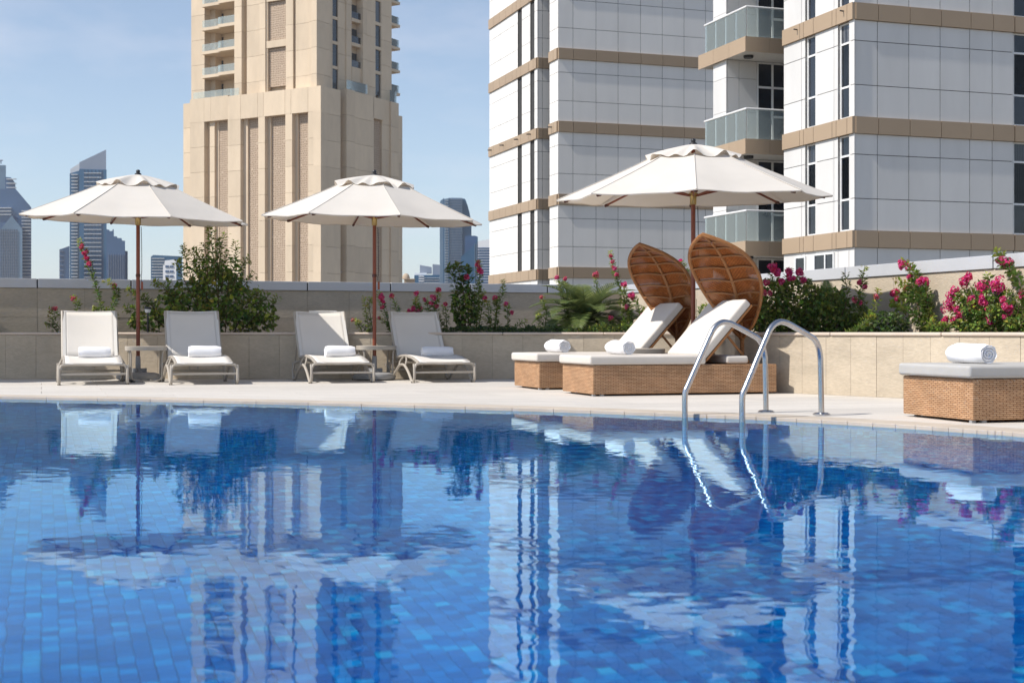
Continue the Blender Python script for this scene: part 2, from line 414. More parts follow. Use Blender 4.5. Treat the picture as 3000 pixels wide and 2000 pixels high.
fz = Vector((0, 0, FLOOR_Z))
for c in vis:
    if proto is None:
        b = MB(); b.add(tile_mesh(Vector((0, 0, 0)), E1*TP, E2*TP, EZ), TF); proto = b.build('tile', M['pool_tile'], basin); o = proto
    else:
        o = bpy.data.objects.new('tile', proto.data); COL.objects.link(o); o.parent = basin
    o.location = c+fz
b = MB()
for c in cells:
    if (round(c.x, 4), round(c.y, 4)) in vset: continue
    b.add(tile_mesh(c+fz, E1*TP, E2*TP, EZ), TF)
ft = kind(b.build('floor_tiles', M['pool_tile'], basin), 'stuff')
b = MB(); acc = 0.0
arc = [p for p in wallr]
for i in range(n):
    p, q = arc[i], arc[(i+1) % n]
    if p.y < 6.0 or abs(p.x) > 6.5 or abs(p.x) > 0.45*p.y+1.2: continue
    L_ = (q-p).length; t = (q-p)/L_; nn = Vector((t.y, -t.x, 0))
    if (p+nn-PC).length > (p-PC).length: nn = -nn
    k = max(1, round(L_/TP)); w = L_/k
    for a in range(k):
        for r in range(23):
            o = p+t*(w*a)+Vector((0, 0, -0.06-(r+1)*TP+(a % 2)*0.0))
            b.add(tile_mesh(o, t*w, EZ*TP, nn), TF)
wt = kind(b.build('wall_tiles', M['pool_tile'], basin), 'stuff')
wb = MB(); wb.add([(p.x, p.y, WATER_Z) for p in inset(CW*0.08)], [tuple(range(n))])
water = kind(wb.build('pool_water', M['pool_water']), 'structure')
if water.data.polygons[0].normal.z < 0: water.data.flip_normals()

# ------------------------------------------------------------------ planter walls and parapets
def wall_run(name, label, a, d, length, z0, z1, thick, slab_w, rows, lip=None, cap=None, core='wall_core', seed=1, back=1):
    # a straight wall from a along d: core, stone slabs one by one, and a ledge or a metal cap; the face looks to -nrm
    rng = random.Random(seed)
    nrm = Vector((-d.y, d.x, 0))*back
    t = kind(thing(name, label, 'wall', (a.x, a.y, z0)), 'thing')
    top = z1-(lip[1] if lip else cap[1])
    MB().obox(a+nrm*0.03+EZ*(z0-0.02), d*length, nrm*(thick-0.03), EZ*(top-z0+0.02)).build('wall_core', M[core], t)
    hz = (top-z0)/rows; nsl = max(1, round(length/slab_w)); w = length/nsl
    for r in range(rows):
        for i in range(nsl):
            pr = rng.uniform(0, 0.0022)
            piece('stone_slab', t, M['wall_stone'], a+d*(i*w+0.0015)-nrm*pr+EZ*(z0+r*hz+0.0015), d*(w-0.003), nrm*(0.028+pr), EZ*(hz-0.003))
    if lip:
        ov, h, sl = lip; k = max(1, round(length/sl)); w = length/k
        for i in range(k):
            b = MB().obox(a+d*(i*w+0.002)-nrm*ov+EZ*(top+0.0005), d*(w-0.004), nrm*(thick+ov), EZ*h)
            b.build('ledge_stone', M['ledge_stone'], t, bevel=h*0.42, seg=3)
    if cap:
        ov, h, sl = cap; k = max(1, round(length/sl)); w = length/k
        for i in range(k):
            b = MB().obox(a+d*(i*w+0.009)-nrm*ov+EZ*(top+0.001), d*(w-0.018), nrm*(thick+2*ov), EZ*h)
            b.build('cap_panel', M['cap_metal'], t, bevel=0.004)
        MB().obox(a-nrm*(ov-0.012)+EZ*(top+0.002), d*length, nrm*(thick+2*ov-0.024), EZ*(h-0.01)).build('cap_joint', M['joint_dark'], t)
    return t
LWY = 17.96
XD = Vector((1, 0, 0)); RD = Vector((0.6, -0.8, 0)); RA = Vector((2.31, 14.36, 0))
wall_run('planter_wall', 'long low beige stone planter wall behind the four white sling loungers', Vector((-9.3, LWY, 0)), XD, 11.8, 0, 0.602, 0.16, 0.40, 1, lip=(0.022, 0.034, 1.3), seed=3)
wall_run('planter_wall', 'low cream stone planter wall in sun behind the pool handrails', RA, RD, 6.3, 0, 0.602, 0.16, 0.30, 1, lip=(0.022, 0.034, 1.2), seed=5)
rv = Vector((2.5, LWY, 0))-RA
wall_run('planter_wall', 'short sunlit return of the planter wall behind the front leaf daybed', RA+rv, -rv.normalized(), rv.length-0.002, 0, 0.6015, 0.12, 0.4, 1, lip=(0.02, 0.033, 1.2), seed=6, back=1)
wall_run('parapet_wall', 'tall beige stone parapet with grey metal cap behind the left planter', PL_END, E1, 15.0, 0.0, 1.345, 0.22, 0.62, 3, cap=(0.02, 0.13, 1.27), seed=8)
wall_run('parapet_wall', 'sunlit cream parapet with pale metal cap rising at the right', CORN, -E2, 26.0, 0.0, 1.345, 0.22, 0.62, 3, cap=(0.02, 0.13, 1.27), seed=9)
so = MB()
ra2 = RA+Vector((0.8, 0.6, 0))*0.1
q0, q1, q2, q3, q4 = (-9.2, LWY+0.1, 0.5), (2.62, LWY+0.1, 0.5), (CORN.x, CORN.y-0.02, 0.5), (ra2.x+0.05, ra2.y, 0.5), (ra2.x+0.6*6.2, ra2.y-0.8*6.2, 0.5)
so.add([q0, q1, q2], [(0, 1, 2)]); so.add([q1, q3, q2], [(0, 1, 2)]); so.add([q3, q4, q2], [(0, 1, 2)])
kind(so.build('soil', M['soil']), 'structure')

# ------------------------------------------------------------------ facades
class Face:
    """a vertical facade plane through o along u; positions along it are read off photo columns"""
    def __init__(s, o, u, parent, inward):
        s.o = Vector((o[0], o[1], 0)); s.u = Vector((u[0], u[1], 0)); s.p = parent
        n = Vector((-s.u.y, s.u.x, 0)); s.n = n if n.dot(inward) < 0 else -n          # outward
    def s_at(s, x):
        k = (x-CX)/F; return (k*s.o.y-s.o.x)/(s.u.x-k*s.u.y)
    def at(s, t): return s.o+s.u*t
    def z_at(s, x, y): return CAMZ+(HY-y)/F*(s.at(s.s_at(x)).y)
    def put(s, name, mt, s0, s1, z0, z1, out=0.0, thick=0.1, parent=None):
        # a piece whose outer face stands `out` in front of the plane
        if s1 < s0: s0, s1 = s1, s0
        return piece(name, parent or s.p, M[mt], s.at(s0)+s.n*out+EZ*z0, s.u*(s1-s0), -s.n*thick, EZ*(z1-z0))
    def mesh(s, name, mt, s0, s1, z0, z1, out=0.0, thick=0.1, parent=None):
        if s1 < s0: s0, s1 = s1, s0
        return MB().obox(s.at(s0)+s.n*out+EZ*z0, s.u*(s1-s0), -s.n*thick, EZ*(z1-z0)).build(name, M[mt], parent or s.p)
def window(face, s0, s1, z0, z1, splits, out=-0.10, fr=0.05, parent=None, mulls=()):
    if s1 < s0: s0, s1 = s1, s0
    w = face.mesh('window', 'white_frame', s0, s1, z0, z0+fr, out+0.03, 0.08, parent)
    face.put('window_frame', 'white_frame', s0, s1, z1-fr, z1, out+0.03, 0.08, w)
    face.put('window_frame', 'white_frame', s0, s0+fr, z0+fr, z1-fr, out+0.03, 0.08, w)
    face.put('window_frame', 'white_frame', s1-fr, s1, z0+fr, z1-fr, out+0.03, 0.08, w)
    zz = [z0]+list(splits)+[z1]
    for z in splits: face.put('window_frame', 'white_frame', s0+fr, s1-fr, z-fr*0.6, z+fr*0.6, out+0.028, 0.07, w)
    for x in mulls: face.put('window_frame', 'white_frame', x-fr*0.6, x+fr*0.6, z0+fr, z1-fr, out+0.032, 0.06, w)
    for a, b in zip(zz[:-1], zz[1:]):
        xs = [s0]+sorted(mulls)+[s1]
        for c, d in zip(xs[:-1], xs[1:]):
            face.put('pane', 'window_glass', c+0.012, d-0.012, a+0.012, b-0.012, out, 0.02, w)
    return w

FLOOR_H = 3.4
BANDS = [CAMZ-0.35+FLOOR_H*k for k in range(0, 7)]               # z of each band's upper edge
BH, R1, R2, R3 = 0.50, 0.62, 1.32, 0.96
def clad(face, cols, windows=(), proud=0.07, zmax=None, first=0, panel='white_panel'):
    """panel rows and beige bands between photo columns; columns listed in `windows` stay open"""
    ss = sorted(face.s_at(c) for c in cols)
    wins = [tuple(sorted((face.s_at(a), face.s_at(b)))) for a, b in windows]
    def open_at(a, b):
        m = (a+b)/2; return any(w0-1e-4 < m < w1+1e-4 for w0, w1 in wins)
    allx = sorted(set(ss+[x for w in wins for x in w]))
    g = 0.02
    for k, zt in enumerate(BANDS):
        if k < first: continue
        for a, b in zip(allx[:-1], allx[1:]):
            if b-a < 0.02: continue
            face.put('band_panel', 'beige_panel', a+g*0.5, b-g*0.5, zt-BH, zt, proud, 0.05+proud)
        if k == 0: 
            continue
        z = zt-BH
        for h in (R1, R2, R3):
            for a, b in zip(allx[:-1], allx[1:]):
                if b-a < 0.02 or (k > 1 and open_at(a, b)): continue
                face.put('wall_panel', panel, a+g*0.5, b-g*0.5, z-h+g*0.5, z-g*0.5, 0.0, 0.012)
            z -= h
        for w0, w1 in wins:
            if k == 1: continue
            zb = zt-FLOOR_H
            window(face, w0+0.02, w1-0.02, zb+0.005, zt-BH-0.005, [zt-BH-R1, zt-BH-R1-R2])
def solid(name, mt, pts, z0, z1, parent):
    m = len(pts); vs = [(p[0], p[1], z0) for p in pts]+[(p[0], p[1], z1) for p in pts]
    fs = [tuple(reversed(range(m))), tuple(range(m, 2*m))]+[(i, (i+1) % m, m+(i+1) % m, m+i) for i in range(m)]
    b = MB().add(vs, fs); o = b.build(name, M[mt], parent)
    bm = bmesh.new(); bm.from_mesh(o.data); bmesh.ops.recalc_face_normals(bm, faces=bm.faces); bm.to_mesh(o.data); bm.free()
    return o
r4 = lambda x: 1400+x/1.823
r5 = lambda x: 2000+x/1.823
TOPZ = BANDS[-1]+0.0

# ---- the farther wing
A = Vector((1.22, 67.0, 0)); B = Vector((2.15, 64.7, 0)); inw = (E1+E2)
wing = thing('apartment_tower', 'white panelled tower with thin beige bands standing behind the right parasol', 'building', (3, 68, GROUND_Z))
fL1 = Face(A, E2, wing, E1); fL2 = Face(A, E1, wing, E2); fL3 = Face(B, E2, wing, E1); fL4 = Face(B, E1, wing, E2)
sB = fL3.s_at(r4(383)); P13 = fL3.at(sB); sA = fL2.s_at(r4(383))
clad(fL1, [r4(x) for x in (318, 302, 278, 235, 213, 190, 155, 122, 90, 62)], [(r4(213), r4(235)), (r4(280), r4(302))], panel='wing_panel')
clad(fL2, [r4(318), r4(345), r4(384), r4(430)], panel='wing_panel')
clad(fL3, [r4(428), r4(410), r4(383)], panel='wing_panel')
clad(fL4, [r4(x) for x in (428, 508, 631, 749, 869, 985, 1101, 1216, 1330)], panel='wing_panel')
endL1 = fL1.at(fL1.s_at(r4(62)))
s4 = fL4.s_at(r4(1330)); back = 14.0
d_ = 0.052
sE = fL3.s_at(r4(383))
core = [fL1.at(0)+(E1+E2)*d_, fL1.at(fL1.s_at(r4(62)))+E1*d_, fL1.at(fL1.s_at(r4(62)))+E1*9, fL2.at(9.0)+E2*8, fL2.at(9.0)+E2*d_]
core2 = [fL4.at(0)+(E1+E2)*d_, fL3.at(sE)+E1*d_, fL3.at(sE)+E1*9, fL4.at(s4)+E2*sE, fL4.at(s4)+E2*d_]
for c in (core, core2):
    solid('core_wall', 'joint_dark', [(p.x, p.y) for p in c], BANDS[0]-BH-0.02, TOPZ-0.02, wing)
    solid('base_wall', 'white_panel', [(p.x, p.y) for p in c], GROUND_Z, BANDS[0]-BH-0.03, wing)
sp = MB()
for c in (80, 145, 222, 290):
    q = fL1.at(fL1.s_at(r4(c)))+fL1.n*0.07; z = BANDS[3]-0.2
    MB().tube([q+EZ*z, q+fL1.n*0.22+EZ*(z-0.01)], 0.03, 6).build('drain_spout', M['black_metal'], wing)
q = fL3.at(fL3.s_at(r4(402)))+fL3.n*0.07
MB().tube([q+EZ*(BANDS[3]-0.2), q+fL3.n*0.22+EZ*(BANDS[3]-0.21)], 0.03, 6).build('drain_spout', M['black_metal'], wing)
# small windows just above the parapet
window(fL1, fL1.s_at(r4(215)), fL1.s_at(r4(190)), 1.0, 2.55, [], out=0.03)
window(fL1, fL1.s_at(r4(272)), fL1.s_at(r4(232)), 1.0, 2.55, [], out=0.03, mulls=[fL1.s_at(r4(252))])

# ---- the nearer block with balconies
C3 = Vector((10.2, 41.5, 0))
block = thing('apartment_block', 'near white panelled block with beige bands and glass balconies at upper right', 'building', (12, 44, GROUND_Z))
fR1 = Face(C3, E2, block, E1); fR2 = Face(C3, E1, block, E2)
clad(fR1, [r5(x) for x in (918, 888, 808, 708, 635, 540)], [(r5(830), r5(888)), (r5(655), r5(708))])
for a, b in ((808, 830), (635, 655)):                        # the grey reveals beside the windows
    for k in range(2, 7):
        fR1.put('reveal_panel', 'white_panel', fR1.s_at(r5(a)), fR1.s_at(r5(b)), BANDS[k-1]+0.004, BANDS[k]-BH-0.004, -0.075, 0.03)
clad(fR2, [r5(x) for x in (918, 1040, 1208, 1375, 1533, 1653, 1765, 1900, 2000, 2120)], [(r5(1768), r5(1900))])
sL = fR1.s_at(r5(540)); sR = fR2.s_at(r5(2120))
core = [fR1.at(0)+(E1+E2)*0.12, fR1.at(sL)+E1*0.12, fR1.at(sL)+E1*9.5, fR2.at(sR)+E2*9.0, fR2.at(sR)+E2*0.12]
solid('core_wall', 'joint_dark', [(p.x, p.y) for p in core], BANDS[0]-BH-0.02, TOPZ-0.02, block)
solid('base_wall', 'white_panel', [(p.x, p.y) for p in core], GROUND_Z, BANDS[0]-BH-0.03, block)
# end panels closing the block's far-left edge
fE = Face(fR1.at(sL), E1, block, -E2)
for k in range(1, 7):
    fE.put('wall_panel', 'white_panel', 0.06, 1.2, BANDS[k-1]+0.01, BANDS[k]-0.01, 0.0, 0.05)
for k in (3, 4):
    for c in (870, 622):
        q = fR1.at(fR1.s_at(r5(c)))+fR1.n*0.07; z = BANDS[k]-0.17
        if k == 3: MB().tube([q+EZ*z, q+fR1.n*0.14-E2*0.03+EZ*z], 0.022, 6).build('drain_spout', M['black_metal'], block)
window(fR1, fR1.s_at(r5(662)), fR1.s_at(r5(608)), 1.15, 3.02, [], out=0.035)
window(fR1, fR1.s_at(r5(815)), fR1.s_at(r5(708)), 1.15, 3.05, [], out=0.035, mulls=[fR1.s_at(r5(768))])
# balcony bay
BC = Vector((7.76, 46.2, 0)); WC = BC+E2*1.6+E1*0.12
fW = Face(WC, E1, block, E2); fP = Face(WC, E2, block, E1)
bayp = [WC+(E1+E2)*0.06, WC+E2*0.97+E1*0.06, WC+E2*1.4+E1*1.2, WC+E2*3.6+E1*2.6, WC+E1*5.0+E2*3.6, WC+E1*5.0+E2*0.06]
solid('bay_core', 'joint_dark', [(p.x, p.y) for p in bayp], GROUND_Z, TOPZ-0.03, block)
gl0 = fW.s_at(r5(395)); 
for k in range(0, 7):
    zt = BANDS[k]
    slab = MB().obox(BC+E1*0.02+E2*0.02+EZ*(zt-0.46), E1*4.2, E2*3.4, EZ*0.44).build('balcony_slab', M['soffit'], block)
    # fascia panels
    for a, b in ((0, 1.17), (1.17, 2.34), (2.34, 3.5)):
        piece('fascia_panel', slab, M['beige_panel'], BC+E2*(a+0.005)+EZ*(zt-0.5), E2*(b-a-0.01), E1*0.02, EZ*0.5)
    for a, b in ((0.0, 0.92), (0.92, 2.0)):
        piece('fascia_panel', slab, M['beige_panel'], BC+E1*(a+0.005)+EZ*(zt-0.5), E1*(b-a-0.01), E2*0.02, EZ*0.5)
    lampc = BC+E1*0.55+E2*0.8+EZ*(zt-0.462)
    MB().lathe([(0.15, -0.09), (0.17, -0.05), (0.17, 0)], lampc, 14).build('ceiling_lamp', M['black_metal'], slab)
    if k == 0: continue
    # glass balustrade with white handrail
    rail = MB().tube([BC+E2*3.2+E1*0.10+EZ*(zt+1.02), BC+(E1+E2)*0.10+EZ*(zt+1.02), BC+E1*2.0+E2*0.10+EZ*(zt+1.02)], 0.035, 6).build('handrail', M['white_frame'], block)
    for a, b in ((0.13, 0.9), (0.9, 1.65), (1.65, 2.4), (2.4, 3.15)):
        piece('glass_panel', block, M['balcony_glass'], BC+E1*0.095+E2*(a+0.008)+EZ*(zt-0.02), E2*(b-a-0.016), E1*0.012, EZ*1.02)
    for a, b in ((0.11, 1.0), (1.0, 1.95)):
        piece('glass_panel', block, M['balcony_glass'], BC+E2*0.095+E1*(a+0.008)+EZ*(zt-0.02), E1*(b-a-0.016), E2*0.012, EZ*1.02)
for k in range(1, 7):
    z1 = BANDS[k]-0.47; z0 = BANDS[k-1]+0.0
    for a, b in ((z0, z0+1.15), (z0+1.15, z1-0.62), (z1-0.62, z1)):
        fP.put('wall_panel', 'white_panel', 0.0, 0.97, a+0.006, b-0.006, 0.0, 0.05)
        for c, d in ((0.06, gl0*0.42), (gl0*0.42, gl0)):
            fW.put('wall_panel', 'white_panel', c+0.006, d-0.006, a+0.006, b-0.006, 0.0, 0.05)
    w = window(fW, gl0+0.01, gl0+2.3, z0+0.02, z1-0.01, [z0+2.05], out=-0.02, fr=0.06, mulls=[gl0+0.62, gl0+1.5])
    fW.put('door_rail', 'white_frame', gl0+0.62, gl0+1.5, z0+1.0, z0+1.08, 0.02, 0.05, w)
    fW.put('door_handle', 'white_frame', gl0+0.56, gl0+0.60, z0+0.95, z0+1.15, 0.06, 0.05, w)

# ------------------------------------------------------------------ the beige tower
surf('screen_stone', (0.44, 0.34, 0.245), rough=0.85, spec=0.1, var=0.05, scale=0.2)
def lattice():
    m = M['screen_stone']; nt = m.node_tree; L = nt.links.new
    b = next(x for x in nt.nodes if x.type == 'BSDF_PRINCIPLED')
    tc = N(nt, 'ShaderNodeUVMap'); tc.uv_map = 'uv'
    v = N(nt, 'ShaderNodeTexVoronoi', i_Scale=3.0, feature='DISTANCE_TO_EDGE'); L(tc.outputs[0], v.inputs['Vector'])
    v.inputs['Randomness'].default_value = 0.42
    r = ramp(nt, [(0.04, (0.56, 0.45, 0.345)), (0.2, (0.30, 0.225, 0.165))]); L(v.outputs['Distance'], r.inputs[0])
    L(r.outputs[0], b.inputs['Base Color'])
lattice()
TC = Vector(((940-CX)/F*200, 200.0, 0)); U = Vector((-0.857, 0.515, 0)).normalized(); V = Vector((0.515, 0.857, 0)).normalized()
tower = thing('stone_tower', 'tall beige stone tower with lattice screens and corner balconies at left', 'building', (TC.x, TC.y, GROUND_Z))
fF = Face(TC, U, tower, V); fS = Face(TC, V, tower, U)
r2 = lambda x: 520+x/2.24
zpx = lambda f, x, y: f.z_at(r2(x), y/2.24)
POD = zpx(fF, 940, 562); HEAD = zpx(fF, 857, 735); TTOP = 92.0
PH = 3.85
def stack(face, nm, mt, xa, xb, z0, z1, out, thick, h=PH, gap=0.035):
    """a pier of stone slabs laid one over another"""
    s0, s1 = sorted((face.s_at(r2(xa)), face.s_at(r2(xb)))); z = z1
    while z > z0+0.2:
        zb = max(z0, z-h); face.put(nm, mt, s0, s1, zb+gap, z, out, thick); z = zb
def screen(face, xa, xb, z0, z1, out):
    s0, s1 = sorted((face.s_at(r2(xa)), face.s_at(r2(xb))))
    o = face.at(s0)+face.n*out
    b = MB(); w = s1-s0
    b.add([o+EZ*z0, o+face.u*w+EZ*z0, o+face.u*w+EZ*z1, o+EZ*z1], [(0, 1, 2, 3)], uv=[[(0, z0), (w, z0), (w, z1), (0, z1)]])
    b.add([o+EZ*z0-face.n*0.3, o+face.u*w+EZ*z0-face.n*0.3, o+face.u*w+EZ*z1-face.n*0.3, o+EZ*z1-face.n*0.3, o+EZ*z1, o+face.u*w+EZ*z1], [(0, 1, 2, 3), (3, 2, 5, 4)])
    return b.build('lattice_screen', M['screen_stone'], tower)
ZB = -4.0
# podium, front
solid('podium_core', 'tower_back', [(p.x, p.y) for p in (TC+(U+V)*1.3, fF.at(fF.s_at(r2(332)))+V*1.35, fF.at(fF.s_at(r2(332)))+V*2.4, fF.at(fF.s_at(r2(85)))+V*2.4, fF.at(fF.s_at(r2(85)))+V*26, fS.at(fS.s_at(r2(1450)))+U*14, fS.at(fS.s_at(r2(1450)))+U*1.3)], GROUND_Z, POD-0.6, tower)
for a, b in ((857, 940), (708, 752), (530, 573), (330, 413)): stack(fF, 'pier_slab', 'tower_stone', a, b, ZB, HEAD, 0, 1.4)
for a, b in ((752, 770), (573, 592), (413, 440)): stack(fF, 'reveal_slab', 'tower_stone', a, b, ZB, HEAD, -0.7, 0.7, h=60)
for a, b in ((770, 857), (592, 708), (440, 530)): screen(fF, a, b, ZB, HEAD, -1.0)
sx = [fF.s_at(r2(x)) for x in (940, 857, 745, 705, 565, 525, 413, 330)]
for a, b in zip(sx[:-1], sx[1:]): fF.put('header_slab', 'tower_stone', a+0.02, b-0.02, HEAD, POD, 0.02, 1.42)
# podium, front left bay, set back a little
fF2 = Face(TC+V*0.9, U, tower, V)
H2 = zpx(fF2, 250, 792); T2 = zpx(fF2, 250, 635)
for a, b in ((82, 175),): stack(fF2, 'pier_slab', 'tower_stone', a, b, ZB, H2, 0, 1.2)
stack(fF2, 'pier_slab', 'tower_stone', 197, 228, ZB, H2, -0.5, 0.9); stack(fF2, 'reveal_slab', 'tower_stone', 175, 197, ZB, H2, -0.95, 0.5, h=60)
stack(fF2, 'reveal_slab', 'tower_stone', 228, 243, ZB, H2, -0.95, 0.5, h=60)
screen(fF2, 243, 332, ZB, H2, -1.05)
for a, b in ((82, 175), (175, 218), (218, 332)): fF2.put('header_slab', 'tower_stone', fF2.s_at(r2(a)), fF2.s_at(r2(b))+0.03, H2, T2, 0.02, 1.3)
fF3 = Face(TC+V*2.2, U, tower, V)
stack(fF3, 'pier_slab', 'tower_stone', 38, 84, ZB, zpx(fF3, 60, 680), 0, 3.0)
# podium, right side
fS2 = Face(TC+U*1.0, V, tower, U)
stack(fS, 'pier_slab', 'tower_stone', 940.5, 1070, ZB, POD-0.02, 0.0, 1.4)
stack(fS2, 'reveal_slab', 'tower_stone', 1066, 1112, ZB, POD-2.0, -0.6, 0.8, h=PH)
PS = zpx(fS, 1165, 597)
stack(fS, 'pier_slab', 'tower_stone', 1108, 1165, ZB, PS, 0.05, 1.4)
cx_ = fS.s_at(r2(1165))
stack(fS, 'pier_slab', 'tower_stone', 1165, 1288, ZB, PS-0.15, 0.0, 1.4)
stack(fS, 'pier_slab', 'tower_stone', 1352, 1402, ZB, PS-0.2, -0.3, 1.2); stack(fS, 'header_slab', 'tower_stone', 1286, 1354, zpx(fS, 1320, 785), PS-0.25, 0.0, 1.4)
stack(fS, 'pier_slab', 'tower_stone', 1402, 1452, ZB, PS-0.3, 0.0, 1.4)
screen(fS, 1288, 1352, ZB, zpx(fS, 1320, 785), -0.6)
stack(fS, 'pier_slab', 'tower_stone', 1452, 1560, ZB, zpx(fS, 1470, 735), -2.5, 3.0)
# shaft
so_ = 1.3
gF = Face(TC+V*so_+U*so_, U, tower, V); gS = Face(TC+V*so_+U*so_, V, tower, U)
gx = lambda x: gF.s_at(r2(x)); gy = lambda x: gS.s_at(r2(x))
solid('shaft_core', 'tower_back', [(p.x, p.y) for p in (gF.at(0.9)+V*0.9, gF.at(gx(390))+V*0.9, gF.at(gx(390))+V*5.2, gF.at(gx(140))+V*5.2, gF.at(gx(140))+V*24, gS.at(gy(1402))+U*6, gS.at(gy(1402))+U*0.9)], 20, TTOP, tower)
for a, b, o in ((872, 913, 0.25), (775, 872, 0.0), (718, 765, 0.25), (545, 583, 0.25), (455, 545, 0.0), (385, 432, 0.4)):
    stack(gF, 'pier_slab', 'tower_stone', a, b, POD-1.5, TTOP, o, 1.1)
for a, b in ((765, 775), (432, 455)): stack(gF, 'reveal_slab', 'tower_stone', a, b, POD-1.5, TTOP, -0.7, 0.3, h=60)
zs = zpx(gF, 650, 270); zc = zpx(gF, 650, 575)
dz = zs-zc
z = zc; k = 0
while z < TTOP:
    screen(gF, 592, 712, z+0.2, z+dz-1.0, -0.35)
    stack(gF, 'frame_slab', 'tower_stone', 583, 718, z+dz-0.95, z+dz+0.12, 0.1, 1.0); z += dz
for a, b in ((583, 592), (712, 718)): stack(gF, 'frame_slab', 'tower_stone', a, b, POD-1.5, TTOP, 0.05, 0.7, h=60)
stack(gF, 'pier_slab', 'tower_stone', 63, 150, T2-2, TTOP, -0.9, 3.0)
stack(gF, 'pier_slab', 'tower_stone', 150, 182, T2-2, TTOP, -2.2, 2.0)
# balconies on the front, and the windows behind them
zb0 = zpx(gF, 270, 480); SH = (zpx(gF, 270, 180)-zpx(gF, 270, 494))/2.0
gB = Face(TC+V*(so_+3.6)+U*so_, U, tower, V)
for k in range(-1, 12):
    zf = zb0+k*SH
    gB.put('window_glass', 'window_glass', gB.s_at(r2(210)), gB.s_at(r2(302)), zf+0.1, zf+SH-0.9, -0.05, 0.1)
    gB.put('window_glass', 'window_glass', gB.s_at(r2(372)), gB.s_at(r2(388)), zf+0.1, zf+SH-0.7, -0.05, 0.1)
    gB.put('wall_slab', 'tower_stone', gB.s_at(r2(302)), gB.s_at(r2(372)), zf-0.3, zf+SH-0.35, 0.0, 0.3)
    gB.put('lintel_slab', 'tower_stone', gB.s_at(r2(182)), gB.s_at(r2(302)), zf+SH-0.9, zf+SH-0.3, 0.0, 0.3)
    for q in (240, 270): gB.put('window_bar', 'black_metal', gB.s_at(r2(q)), gB.s_at(r2(q+6)), zf+0.1, zf+SH-0.9, 0.0, 0.05)
    if k < 0: continue
    a, b = sorted((gx(150), gx(388))); c = gx(275)
    gF.put('balcony_slab', 'tower_stone', a-0.0, b, zf-0.45, zf, -0.2, 3.3); gF.put('balcony_slab', 'tower_stone', gx(388), c, zf-0.45, zf+0.02, 0.35, 1.2)
    gF.put('glass_panel', 'balcony_glass', gx(155), c, zf, zf+1.1, -0.25, 0.04); gF.put('glass_panel', 'balcony_glass', gx(386), c, zf+0.03, zf+1.12, 0.3, 0.04)
gF.put('glass_panel', 'balcony_glass', gx(95), gx(345), T2, T2+1.15, -0.3, 0.05)
fF.put('glass_panel', 'balcony_glass', fF.s_at(r2(400)), fF.s_at(r2(345)), POD-0.02, POD+1.1, -0.1, 0.05)
# right side of the shaft
stack(gS, 'pier_slab', 'tower_stone', 913.5, 1005, POD-2, TTOP, 0.0, 1.0)
stack(gS, 'pier_slab', 'tower_stone', 1005, 1028, POD-3, TTOP, -0.3, 0.7); stack(gS, 'pier_slab', 'tower_stone', 1065, 1112, POD-3, TTOP, -0.3, 0.7)
stack(gS, 'pier_slab', 'tower_stone', 1112, 1146, POD-3, TTOP, -0.1, 0.9)
stack(gS, 'pier_slab', 'tower_stone', 1205, 1232, POD-3, TTOP, 0.35, 1.2); stack(gS, 'pier_slab', 'tower_stone', 1232, 1296, POD-5, TTOP, 0.1, 1.0)
stack(gS, 'pier_slab', 'tower_stone', 1334, 1402, POD-6, TTOP, 0.1, 1.0)
wz = zpx(gS, 1046, 595); WS = (zpx(gS, 1046, 145)-zpx(gS, 1046, 470))/2
w2 = zpx(gS, 1315, 628); W2 = (zpx(gS, 1315, 180)-zpx(gS, 1315, 500))/2
zl = zpx(gS, 1175, 445); bz = zpx(gS, 1435, 305); BS = (zpx(gS, 1435, 305)-zpx(gS, 1435, 605))/2
for k in range(0, 14):
    z = wz+k*WS; 
    gS.put('window_glass', 'window_glass', gy(1028), gy(1065), z, z+WS-0.45, -0.5, 0.1); gS.put('spandrel_slab', 'tower_stone', gy(1028), gy(1065), z+WS-0.45, z+WS, -0.35, 0.5)
    z = w2+k*W2
    gS.put('window_glass', 'window_glass', gy(1297), gy(1333), z, z+W2-0.5, -0.15, 0.1); gS.put('spandrel_slab', 'tower_stone', gy(1296), gy(1334), z+W2-0.5, z+W2, 0.08, 0.5)
    z = zl+k*WS
    gS.put('loggia_slab', 'tower_stone', gy(1146), gy(1205), z-0.5, z, 0.0, 1.8); gS.put('glass_panel', 'window_glass', gy(1146), gy(1205), z, z+1.0, -0.1, 0.05)
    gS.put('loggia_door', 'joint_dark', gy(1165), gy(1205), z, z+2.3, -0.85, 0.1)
    z = bz+(k-2)*BS
    s0, s1 = sorted((gy(1402), gy(1468)))
    gS.put('balcony_slab', 'tower_stone', gy(1390), gy(1468), z-0.4, z, -0.2, 2.2)
    gS.put('glass_panel', 'balcony_glass', gy(1402), gy(1462), z, z+1.15, -0.25, 0.06)
gS.put('wall_slab', 'tower_stone', gy(1146), gy(1205), POD-4, zl-0.5, 0.0, 0.9)
fS.put('glass_panel', 'balcony_glass', fS.s_at(r2(1114)), fS.s_at(r2(1250)), PS-0.02, PS+1.4, -0.1, 0.06)
fS.put('glass_panel', 'balcony_glass', fS.s_at(r2(1454)), fS.s_at(r2(1490)), zpx(fS, 1470, 735), zpx(fS, 1470, 690), -2.6, 0.06)
fS.put('glass_panel', 'balcony_glass', fS.s_at(r2(1402)), fS.s_at(r2(1445)), PS-0.3, PS+1.5, -0.2, 0.06)

